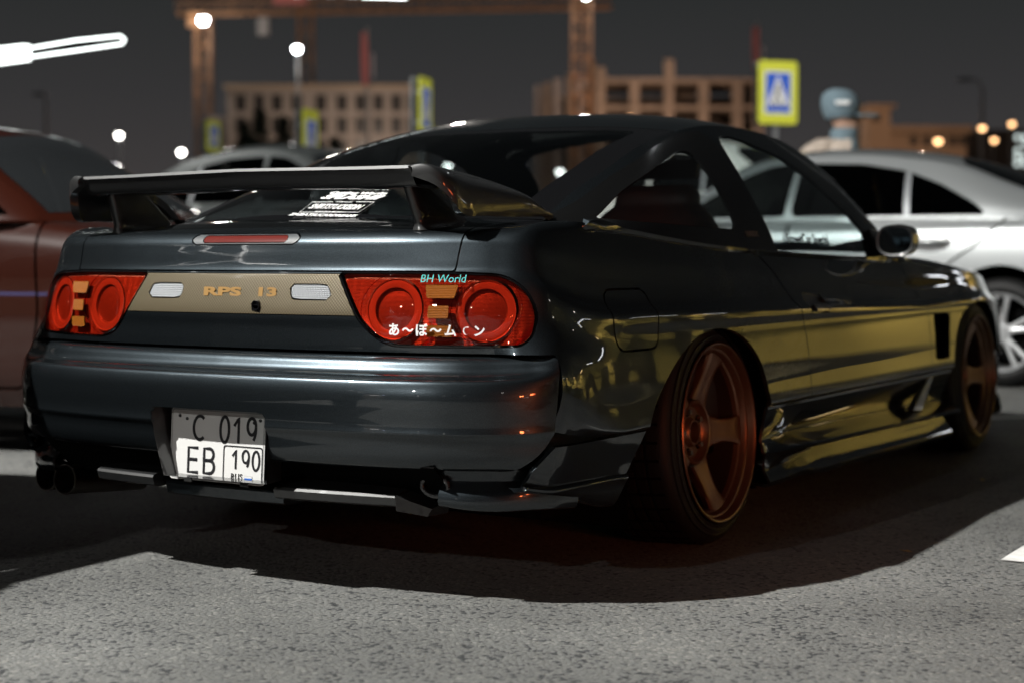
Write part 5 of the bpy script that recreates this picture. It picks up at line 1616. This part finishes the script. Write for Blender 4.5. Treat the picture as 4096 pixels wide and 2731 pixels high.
def make_canopy():
    """edge of a lit canopy: a frame of white light tubes with a ribbed block at its inner end"""
    d0, d1 = 11.5, 12.0
    root = empty('light_canopy', at(150, d0), FACE, label='bright white light frame of a canopy at the upper left', cat='canopy')
    def L(u, v, d):
        p = at(u, d, zat(v, d)) - root.location
        return Matrix.Rotation(-FACE, 3, 'Z') @ p
    r = .006
    for nm, pts in (('light_tube', [L(76, 116, 11.5), L(183, 98, 11.5), L(283, 88, 11.5)]),
                    ('light_tube', [L(-90, 162, 11.5), L(75, 136, 11.5), L(183, 121, 11.5), L(288, 106, 11.5)]),
                    ('light_tube', [L(284, 88, 11.5), L(294, 96, 11.5), L(289, 105, 11.5)])):
        build(nm, tube([tuple(q) for q in pts], r, 10), MATS['white_light'], root, 60)
    for k in range(8):
        u = 64 - 12 * k
        build('light_rib', tube([tuple(L(u, 110 + 1.4 * k, 11.5)), tuple(L(u, 143 + 1.6 * k, 11.5))], .045, 8), MATS['white_light'], root, 60)
    # dark slab that carries the tubes
    q = [L(-100, 122, 11.53), L(286, 92, 11.53), L(286, 102, 11.53), L(-100, 154, 11.53)]
    m = M([tuple(x) for x in q] + [(x.x, x.y + .06, x.z) for x in q], [(0, 1, 2, 3), (7, 6, 5, 4), (0, 4, 5, 1), (1, 5, 6, 2), (2, 6, 7, 3), (3, 7, 4, 0)])
    build('slab', m, MATS['dark_void'], root, 0)
    build('leg', tube([(q[0].x + .1, q[0].y + .06, 0), (q[0].x + .1, q[0].y + .06, q[0].z)], .04, 10), MATS['grey_metal'], root, 60)
    # second, higher strip above the frame
    d = 11.5
    root2 = empty('light_garland', at(810, d), FACE, label='string of white globe lights along the top edge', cat='light string')
    def L2(u, v):
        p = at(u, d, zat(v, d)) - root2.location
        return Matrix.Rotation(-FACE, 3, 'Z') @ p
    for u in list(range(682, 700, 9)) + list(range(712, 735, 9)) + list(range(752, 775, 9)) + list(range(796, 830, 8)):
        c = L2(u, -4)
        s = [(-.014 * math.cos(math.pi * k / 6), max(1e-4, .014 * math.sin(math.pi * k / 6))) for k in range(7)]
        build('globe', lathe(s, 'z', 10).moved(tuple(c)), MATS['white_light'], root2, 60)
    build('light_bar', tube([tuple(L2(835, -1)), tuple(L2(936, 2))], .012, 10), MATS['white_light'], root2, 60)
    build('cable', tube([tuple(L2(600, -14)), tuple(L2(760, -11)), tuple(L2(945, -7))], .008, 6), MATS['grey_metal'], root2, 60)
    for u in (590, 955):
        c = L2(u, -12); build('stay', tube([(c.x, c.y, 0), (c.x, c.y, c.z)] if False else [tuple(L2(u, -60)), tuple(L2(u, -10))], .02, 6), MATS['grey_metal'], root2, 60)

def make_tree(u, depth, vtop, w, label, kind='conifer', seed=1):
    r_ = random.Random(seed)
    p = at(u, depth); H = zat(vtop, depth)
    root = empty('conifer_tree' if kind == 'conifer' else 'bush', p, r_.random() * 6, label=label, cat='tree' if kind == 'conifer' else 'bush', group='dark conifers behind the parked cars' if kind == 'conifer' else None)
    if kind == 'conifer':
        build('trunk', tube([(0, 0, 0), (0, 0, H * .5), (0, 0, H * .97)], [.16, .10, .02], 8), MATS['bark'], root, 60)
    V, F = [], []
    n = 1700
    for k in range(n):
        t = r_.random() ** .7
        z = H * (.10 + .90 * t) if kind == 'conifer' else H * (.05 + .95 * t)
        rad = w * ((1 - t) ** .75 * .95 + .04) if kind == 'conifer' else w * math.sqrt(max(0, 1 - (2 * t - .9) ** 2 * .8))
        rad *= .75 + .35 * math.sin(z * 5 + seed) * .5 + .2 * r_.random()
        a = r_.random() * 2 * math.pi; q = rad * math.sqrt(r_.random() * .75 + .25)
        c = np.array([q * math.cos(a), q * math.sin(a), z - q * .25])
        s = .16 + .20 * r_.random()
        d1 = np.array([math.cos(a), math.sin(a), -.35 + .6 * r_.random()]); d1 /= np.linalg.norm(d1)
        d2 = np.array([-math.sin(a), math.cos(a), r_.random() - .5]); d2 /= np.linalg.norm(d2)
        i = len(V)
        V += [c - d1 * s * .5, c + d2 * s * .30, c + d1 * s * .7, c - d2 * s * .30]
        F.append((i, i + 1, i + 2, i + 3))
    build('crown', M(V, F), MATS['needles'], root, 0)

def make_person():
    p = at(1922, 12.4)
    root = empty('person', p, FACE, label='person in a blue-grey cap and scarf standing behind the silver car', cat='person')
    # body: skin modifier over a jointed skeleton, local +x is the way the person faces
    J = {'pelvis': (0, 0, 1.00), 'belly': (.02, 0, 1.18), 'chest': (.0, 0, 1.40), 'neck': (.02, 0, 1.60), 'head0': (.05, 0, 1.68),
         'shl': (-.02, .20, 1.53), 'ell': (-.05, .27, 1.24), 'wrl': (.14, .22, 1.04), 'shr': (-.02, -.20, 1.53), 'elr': (-.08, -.27, 1.24), 'wrr': (.12, -.22, 1.05),
         'hil': (0, .10, .95), 'knl': (.03, .11, .52), 'anl': (-.02, .11, .09), 'tol': (.15, .12, .03), 'hir': (0, -.10, .95), 'knr': (.04, -.11, .52), 'anr': (-.01, -.11, .09), 'tor': (.16, -.12, .03)}
    rad = {'pelvis': .15, 'belly': .145, 'chest': .17, 'neck': .075, 'head0': .06, 'shl': .085, 'ell': .062, 'wrl': .045, 'shr': .085, 'elr': .062, 'wrr': .045, 'hil': .10, 'knl': .072, 'anl': .052, 'tol': .04, 'hir': .10, 'knr': .072, 'anr': .052, 'tor': .04}
    E_ = [('pelvis', 'belly'), ('belly', 'chest'), ('chest', 'neck'), ('neck', 'head0'), ('chest', 'shl'), ('shl', 'ell'), ('ell', 'wrl'), ('chest', 'shr'), ('shr', 'elr'), ('elr', 'wrr'), ('pelvis', 'hil'), ('hil', 'knl'), ('knl', 'anl'), ('anl', 'tol'), ('pelvis', 'hir'), ('hir', 'knr'), ('knr', 'anr'), ('anr', 'tor')]
    ks = list(J)
    me = bpy.data.meshes.new('body'); me.from_pydata([J[k] for k in ks], [(ks.index(a), ks.index(b)) for a, b in E_], [])
    o = bpy.data.objects.new('body', me); COL.objects.link(o); o.parent = root
    sk = o.modifiers.new('skin', 'SKIN')
    for i, k in enumerate(ks):
        me.skin_vertices[0].data[i].radius = (rad[k], rad[k])
        me.skin_vertices[0].data[i].use_root = (k == 'pelvis')
    o.modifiers.new('sub', 'SUBSURF').levels = 2
    o.modifiers['sub'].render_levels = 2
    me.materials.append(MATS['beige_cloth'])
    # jacket back, scarf, head with face, cap
    def blob(rows, n=20):
        t = np.linspace(0, 2 * np.pi, n, endpoint=False)
        return grid(hermite(np.array([np.stack([cx + rx * np.cos(t), cy_ + ry * np.sin(t), np.full(n, z)], -1) for z, cx, cy_, rx, ry in rows]), 4, (), 0), closed_v=True)
    hd = blob([(1.655, .06, 0, .02, .02), (1.67, .065, 0, .055, .05), (1.70, .06, 0, .085, .068), (1.76, .045, 0, .098, .076), (1.82, .035, 0, .100, .079), (1.87, .03, 0, .088, .072), (1.905, .03, 0, .045, .04), (1.91, .03, 0, .01, .01)])
    head = build('head', hd, MATS['skin'], root, 70)
    build('nose', tube([(.135, 0, 1.79), (.158, 0, 1.755), (.140, 0, 1.745)], [.008, .014, .010], 8), MATS['skin'], head, 60)
    for s in (1, -1):
        build('ear', lathe([(-.008, .002), (-.006, .026), (.006, .030), (.010, .02), (.008, .002)], 'y', 14).moved((.025, .080 * s, 1.77)), MATS['skin'], head, 60)
        build('eye', lathe([(-.006, .0005), (0, .010), (.006, .0005)], 'x', 10).moved((.130, .030 * s, 1.79)), MATS['paint_black'], head, 60)
    build('mouth', tube([(.142, -.022, 1.715), (.148, 0, 1.713), (.142, .022, 1.715)], .005, 6), MATS['red_banner'], head, 60)
    cp = blob([(1.77, .02, 0, .118, .104), (1.82, .018, 0, .138, .124), (1.89, .010, 0, .142, .128), (1.95, .0, 0, .118, .106), (1.985, -.005, 0, .06, .06), (1.99, -.005, 0, .005, .005)])
    cap = build('cap', cp, MATS['cap_blue'], root, 70)
    br = prism(rounded([(.10, -.10), (.29, -.075), (.31, 0), (.29, .075), (.10, .10)], .04, 5), 1.785, 1.800, 'xy')
    build('brim', br, MATS['cap_blue'], cap, 30)
    build('emblem', box(-.05, .05, -.140, -.122, 1.865, 1.89), MATS['white_print'], cap, 0)
    sc = blob([(1.52, .03, 0, .13, .14), (1.57, .035, 0, .125, .12), (1.63, .04, 0, .105, .10), (1.69, .045, 0, .098, .092), (1.70, .045, 0, .08, .08)])
    build('scarf', sc, MATS['cap_blue'], root, 70)
    hoodm = blob([(1.36, -.13, 0, .10, .15), (1.46, -.16, 0, .13, .17), (1.56, -.14, 0, .12, .14), (1.62, -.09, 0, .07, .09)])
    build('hood', hoodm, MATS['beige_cloth'], root, 70)
    root.scale = (1.03, 1.03, 1.03)

def make_yellow_wall():
    """the long yellow shop front across the lot that the car's flank mirrors"""
    pts = [(.5, 19.0), (8.0, 17.5), (12.0, 11.0), (13.0, 2.0)]
    root = empty('shop_building', (0, 0, 0), label='long yellow shop front with a dark band, across the lot to the right', cat='building')
    for k in range(3):
        a, b = np.array(pts[k]), np.array(pts[k + 1]); d = b - a; L = np.linalg.norm(d); ang = math.atan2(d[1], d[0])
        MX = Matrix.Translation((a[0], a[1], 0)) @ Matrix.Rotation(ang, 4, 'Z')
        build('wall', box(0, L, 0, .3, 0, 3.2).xf(MX), MATS['yellow_wall'], root, 0)
        build('band', box(.0, L, -.03, -.002, 1.12, 1.22).xf(MX), MATS['dark_band'], root, 0)
        build('plinth', box(0, L, -.05, -.003, 0, .12).xf(MX), MATS['dark_band'], root, 0)
        build('fascia', box(-.1, L + .1, -.5, .3, 3.2, 3.5).xf(MX), MATS['dark_band'], root, 0)
        for q in range(max(1, int(L / 2.4))):
            x = (q + .5) * 2.4
            if q % 3 != 2: build('fascia_light', box(x - .55, x + .55, -.54, -.505, 3.28, 3.36).xf(MX), MATS['tube_light'], root, 0)
        for q in range(max(1, int(L / 3.2))):
            x = (q + .5) * L / max(1, int(L / 3.2))
            build('wall_lamp', box(x - .35, x + .35, -.48, -.36, 3.10, 3.17).xf(MX), MATS['sodium_glow'], root, 0)
            ld = bpy.data.lights.new('wall_lamp_light', 'AREA'); ld.energy = WALL_W; ld.color = (1, .84, .52); ld.shape = 'RECTANGLE'; ld.size = .7; ld.size_y = .12
            lo = bpy.data.objects.new('wall_lamp_light', ld); COL.objects.link(lo)
            lo.matrix_world = MX @ Matrix.Translation((x, -.45, 3.08)) @ Matrix.Rotation(R(14), 4, 'X')
            lo.parent = root; ld.spread = R(95)
        if k == 1:
            for x in (1.0, 2.6):
                build('door_leaf', box(x, x + 1.0, -.04, -.004, .05, 2.2).xf(MX), MATS['window_dark'], root, 0)

def make_added_shops():
    """lit shop row behind the camera, seen only mirrored in the bumper"""
    root = empty('added_shop_row', (-13.5, -23.5, 0), math.atan2(23.5, 13.5) + R(90) - math.pi, label='unseen row of lit shop windows added behind the camera for reflections', cat='building')
    root.rotation_euler.z = math.atan2(13.5, 23.5) * -1 + math.pi
    build('wall', box(-9, 9, 0, 4, 0, 4.6), MATS['brick_dull'], root, 0)
    for x, w, z, h, m in ((-7.4, 1.5, 2.5, .5, 'shop_white'), (-5.2, 1.3, 2.3, .6, 'shop_white'), (-5.3, 1.0, 3.4, .3, 'shop_orange'), (-3.2, 1.2, 2.6, .35, 'shop_blue'), (-1.0, 1.6, 2.5, .5, 'shop_white'), (-1.2, .9, 3.5, .3, 'shop_orange'), (1.6, 1.0, 2.7, .4, 'shop_white'), (3.6, .8, 3.3, .35, 'shop_blue'), (5.0, 1.2, 2.4, .5, 'shop_white'), (7.2, .9, 3.0, .3, 'shop_white')):
        build('lit_window', box(x - w / 2, x + w / 2, -.06, -.004, z - h / 2, z + h / 2), MATS[m], root, 0)

def lot_lamp(x, y, z, energy, label, aim, col=(1.0, .985, .94), r=.10, group='lot floodlights on masts', size=165, point=None):
    root = empty('floodlight_mast', (x, y, 0), math.atan2(aim[1] - y, aim[0] - x), label=label, cat='floodlight', group=group)
    build('pole', tube([(-.35, 0, 0), (-.35, 0, z + .2)], [.11, .07], 12), MATS['grey_metal'], root, 60)
    build('arm', tube([(-.35, 0, z + .05), (-.05, 0, z + .16)], .04, 8), MATS['grey_metal'], root, 60)
    build('lamp_case', box(-.22, .22, -.24, .24, z + .16, z + .24), MATS['grey_metal'], root, 0, bevel=.02)
    build('lamp_face', box(-.18, .18, -.20, .20, z + .150, z + .158), MATS['lamp_face'], root, 0)
    ld = bpy.data.lights.new('floodlight', 'SPOT'); ld.energy = energy; ld.color = col; ld.shadow_soft_size = r; ld.spot_size = R(size); ld.spot_blend = .4
    lo = bpy.data.objects.new('floodlight', ld); COL.objects.link(lo); lo.parent = root
    lo.location = (0, 0, z + .05)
    if point:
        d_ = Vector(point) - Vector((x, y, z + .05)); ld.spot_blend = .6
        lo.rotation_euler = ((Matrix.Rotation(-root.rotation_euler.z, 3, 'Z') @ d_).to_track_quat('-Z', 'Y')).to_euler()
    return root
# ================================================================== PUT THE SCENE TOGETHER
WALL_W = 100
KEY_W = 17000
make_ground()

# lot floodlights, the later three added as fills: the mast behind the camera's left shoulder throws the car's short shadow forward and right
lot_lamp(-4.95, -6.8, 9.6, KEY_W, 'tall lot floodlight mast behind the camera on the left', (0, 0), r=.09)
lot_lamp(-2.5, -21.0, 7.5, KEY_W * .25, 'unseen fill floodlight mast added far behind the camera', (0, 0), r=.12)  # added fill for the plate and the rear face
c = at(2640, 15.5); lot_lamp(c.x, c.y, 9.5, KEY_W * .20, 'unseen floodlight mast added beside the silver sedan to brighten the signs', (-4, 16), r=.10, size=75, point=(-6.5, 18.5, 2.5))  # added lamp, aimed to brighten the crossing signs
c = at(-420, 17.0); lot_lamp(c.x, c.y, 9.0, KEY_W * .10, 'unseen floodlight mast added beyond the red sedan to light the cars there', (-2, 8), r=.10, size=70, point=(-8, 11, 1))  # added lamp for roof highlights, aimed at the cars in the background

GH = greenhouse_surfaces()
make_sports_car()

# ---- other parked cars
make_sedan('parked_car', (.11, 6.59, 0), R(88), 'silver_paint', 'silver sedan with dark tinted windows parked crosswise behind the coupe', group='cars parked in the lot', scale=(1, 1, 1.025))
make_sedan('parked_car', (-4.52, .675, 0), R(-75.5), 'red_paint', 'dark red sedan at the left edge, windscreen facing right', group='cars parked in the lot', scale=(.95, .90, .935), mirrors=False)
c = at(672, 15.6) - Vector((1.17, .25, 0)); make_sedan('parked_car', (c.x, c.y, 0), R(-78), 'grey_paint', 'dark grey high-roofed car beyond the wing, left of the rear window', group='cars parked in the lot', scale=(1.0, .92, 1.27))
c = at(395, 16.5); make_sedan('parked_car', (c.x, c.y, 0), R(-70), 'dark_paint', 'black car deep in the lot between the red sedan and the wing', group='cars parked in the lot', scale=(1.0, 1.0, 1.10))
c = at(1800, 19.0); make_sedan('parked_car', (c.x, c.y, 0), R(80), 'white_paint', 'white tall car whose roof shows beyond the silver sedan', group='cars parked in the lot', scale=(1.0, 1.0, 1.52))
# outside the frame: the braking hatchback whose lamps redden the near flank, and the dark car at the left
make_sedan('parked_car', (5.75, -2.75, 0), R(-72), 'dark_paint', 'dark car with red tail lights glowing, right of the coupe', group='cars parked in the lot', tail_on=True)
make_sedan('parked_car', (-1.83, -4.42, 0), R(0), 'dark_paint', 'tall dark car parked behind the coupe on the left', group='cars parked in the lot', scale=(1, 1, 1.35), mirrors=False, wheel='dark_void')
for k, (dx, dy) in enumerate(((-.5, -1.25), (.5, -1.25))):
    ld = bpy.data.lights.new('tail_light_glow', 'AREA'); ld.energy = .95; ld.color = (1, .20, .06); ld.spread = R(34); ld.shape = 'RECTANGLE'; ld.size = .35; ld.size_y = .16
    lo = bpy.data.objects.new('tail_light_glow', ld); COL.objects.link(lo)
    lo.matrix_world = Matrix.Translation((5.75, -2.75, 0)) @ Matrix.Rotation(R(-72), 4, 'Z') @ Matrix.Translation((dx * 1.3, -1.14, .80)) @ Matrix.Rotation(R(90), 4, 'X') @ Matrix.Rotation(R(180), 4, 'Y')
    lo.rotation_euler = (Vector((.85, .05, .30)) - lo.matrix_world.translation).to_track_quat('-Z', 'Y').to_euler()

make_sedan('parked_car', (10.2, 7.2, 0), R(20), 'dark_paint', 'unseen dark car added by the yellow shop front to break up its reflection', group='cars parked in the lot')  # unseen car added to break up the yellow mirrored in the flank
make_yellow_wall()
make_canopy()
make_added_shops()

# ---- signs
make_sign(1782, 23.0, 145, 288, FACE + R(16), 'yellow-framed blue crossing sign on a post above the silver sedan', w=.60)
make_sign(716, 24.0, 255, 396, FACE + R(74), 'yellow-framed crossing sign turned sideways beside the orange crane mast', w=.55)
make_sign(978, 22.0, 183, 320, FACE + R(75), 'brightly lit crossing sign seen almost edge-on above the rear window', w=.50)
make_sign(494, 27.0, 280, 352, FACE + R(70), 'small crossing sign low beside the left crane mast', w=.42)

# ---- masts, cranes, lamps
make_crane(473, 190.0, zat(40, 190), 1.75, 'tower crane with a long jib reaching right across the top', jib=(-3, 47.5, .016, zat(24, 190)))
make_crane(706, 200.0, zat(-60, 200), 1.75, 'orange tower crane mast rising past the jib, second from left')
make_crane(1334, 170.0, zat(-80, 170), 1.95, 'orange tower crane mast behind the concrete frame building')
FLOODS = []
for u, v, d, rr, e_, lab in ((473, 52, 186.0, .50, 1300, 'dazzling floodlight at the top of the left crane mast'),
                             (686, 117, 120.0, .24, 500, 'floodlight on the second crane mast, lower than the dazzling one'),
                             (1345, -6, 166.0, .40, 600, 'floodlight at the top edge on the mast over the frame building')):
    p = at(u, d, zat(v, d))
    glow_ball('floodlight', p, rr, 'flood_glow', lab, group='site floodlights', pole=(d < 150))
    ld = bpy.data.lights.new('site_flood', 'POINT'); ld.energy = e_; ld.color = (1.0, .93, .85); ld.shadow_soft_size = .4
    lo = bpy.data.objects.new('site_flood', ld); COL.objects.link(lo); lo.location = p + Vector((.8, -1.4, -1.2)) if d < 150 else p + Vector((1.0, -2.2, -2.5))
for u, v, d, lab in ((278, 313, 62.0, 'white lamp ball above the roof of the red sedan'), (420, 351, 62.0, 'white lamp ball above the black car'), (520, 381, 55.0, 'white lamp ball just above the left end of the wing'), (1029, 383, 58.0, 'white lamp ball seen through the rear window, left of the two'), (1286, 396, 58.0, 'white lamp ball seen through the rear window, right of the two'),
                     (1447, 272, 90.0, 'small warm lamp just above the coupe roof')):
    glow_ball('distant_lamp', at(u, d, zat(v, d)), .11 if d < 80 else .12, 'lamp_glow' if d < 80 else 'warm_glow', lab, group='distant lamps over the lot')
for u, v, d, lab in ((2250, 297, 80.0, 'small amber lamp on the right street lamp pole'), (2150, 326, 70.0, 'pale orange lamp above the roof of the silver sedan'), (2318, 287, 90.0, 'dim orange lamp near the right edge'), (2278, 324, 90.0, 'pinkish lamp low near the right edge')):
    glow_ball('distant_lamp', at(u, d, zat(v, d)), .15, 'warm_glow', lab, group='distant lamps over the lot')
make_street_lamp(2250, 80.0, 186, 196, -1, 'unlit tall street lamp at the far right, arm to the left', 2208)
make_street_lamp(112, 84.0, 219, 228, -1, 'unlit tall street lamp above the red sedan', 98)
make_flag(838, 60.0, 80, 200, 'limp red flag above the pale apartment block')
make_flag(1730, 62.0, 68, 178, 'limp red flag left of the yellow-framed crossing sign')

# ---- far buildings and greenery
make_left_block()
make_right_block()
make_far_low()
make_tree(600, 58.0, 255, 1.25, 'tall dark conifer in front of the pale block', seed=3)
make_tree(566, 56.0, 283, .95, 'short dark conifer at the left of the group', seed=5)
make_tree(655, 60.0, 270, 1.15, 'dark conifer close to the orange mast', seed=8)
make_tree(770, 60.0, 318, 1.0, 'low dark conifer right of the sideways crossing sign', seed=11)
make_tree(440, 26.0, 470, 1.5, 'dark leafy bush between the cars, under the wing', 'bush', seed=21)
make_tree(520, 25.0, 480, 1.3, 'dark leafy bush beside the glass edge, under the wing', 'bush', seed=23)

make_person()
for x, y, rz, lab in ((1.077, 1.612, .4, 'small dry yellow leaf on the asphalt beside the side skirt'), (1.272, .138, 1.9, 'small dry yellow leaf at the edge of the shadow by the rear wheel')):
    lf = [(0, -.017, .002), (.008, -.006, .006), (.006, .008, .004), (0, .019, .008), (-.007, .008, .005), (-.009, -.006, .003)]
    o = build('leaf', M(lf + [(0, -.002, .0045)], [(6, i, (i + 1) % 6) for i in range(6)]), MATS['dry_leaf'], None, 0)
    o.location = (x, y, 0); o.rotation_euler = (0, 0, rz)
    tag(o, lab, 'leaf', 'dry leaves on the asphalt')

# sodium wash over the building site, from lamps on the site itself
for u, v, d, e_, lab in ((800, 330, 168.0, 5200, 'left'), (1500, 330, 168.0, 6500, 'mid'), (2120, 330, 132.0, 4000, 'right')):
    p = at(u, d, zat(v, d))
    ld = bpy.data.lights.new('site_lamp', 'POINT'); ld.energy = e_; ld.color = (1.0, .80, .64) if lab == 'left' else (1.0, .70, .50); ld.shadow_soft_size = .3
    lo = bpy.data.objects.new('site_lamp', ld); COL.objects.link(lo); lo.location = p

# lamps of the lot and the street behind the camera, mirrored in the bumper and the boot
ORD = ('first', 'second', 'third', 'fourth', 'fifth', 'sixth', 'seventh', 'eighth', 'ninth', 'tenth', 'eleventh', 'twelfth', 'thirteenth', 'fourteenth')
for k, (x, y, z, m) in enumerate(((-17, -20, 3.4, 'lamp_glow'), (-15.6, -21, 3.9, 'lamp_glow'), (-15.0, -21.5, 2.9, 'blue_glow'), (-13.6, -22, 3.7, 'lamp_glow'), (-12.4, -22.6, 2.7, 'warm_glow'), (-9.5, -24, 3.5, 'lamp_glow'), (-5.5, -26, 3.2, 'blue_glow'), (-2.0, -26, 3.4, 'lamp_glow'), (4.2, -24, 4.0, 'lamp_glow'), (9, -26, 5.0, 'lamp_glow'), (11, -12, 4.6, 'lamp_glow'), (16, 4, 5.6, 'lamp_glow'), (14.5, 12, 5.8, 'lamp_glow'))):
    glow_ball('distant_lamp', Vector((x, y, z)), .14, m, '%s lamp ball from the left in the row behind the camera' % ORD[k], group='lamps behind the camera')
ld = bpy.data.lights.new('flag_fill_light', 'POINT'); ld.energy = 2200; ld.color = (1, .93, .85); ld.shadow_soft_size = .2  # fill light added to brighten the flags, no lamp body here
lo = bpy.data.objects.new('flag_fill_light', ld); COL.objects.link(lo); lo.location = at(1000, 46, 9)
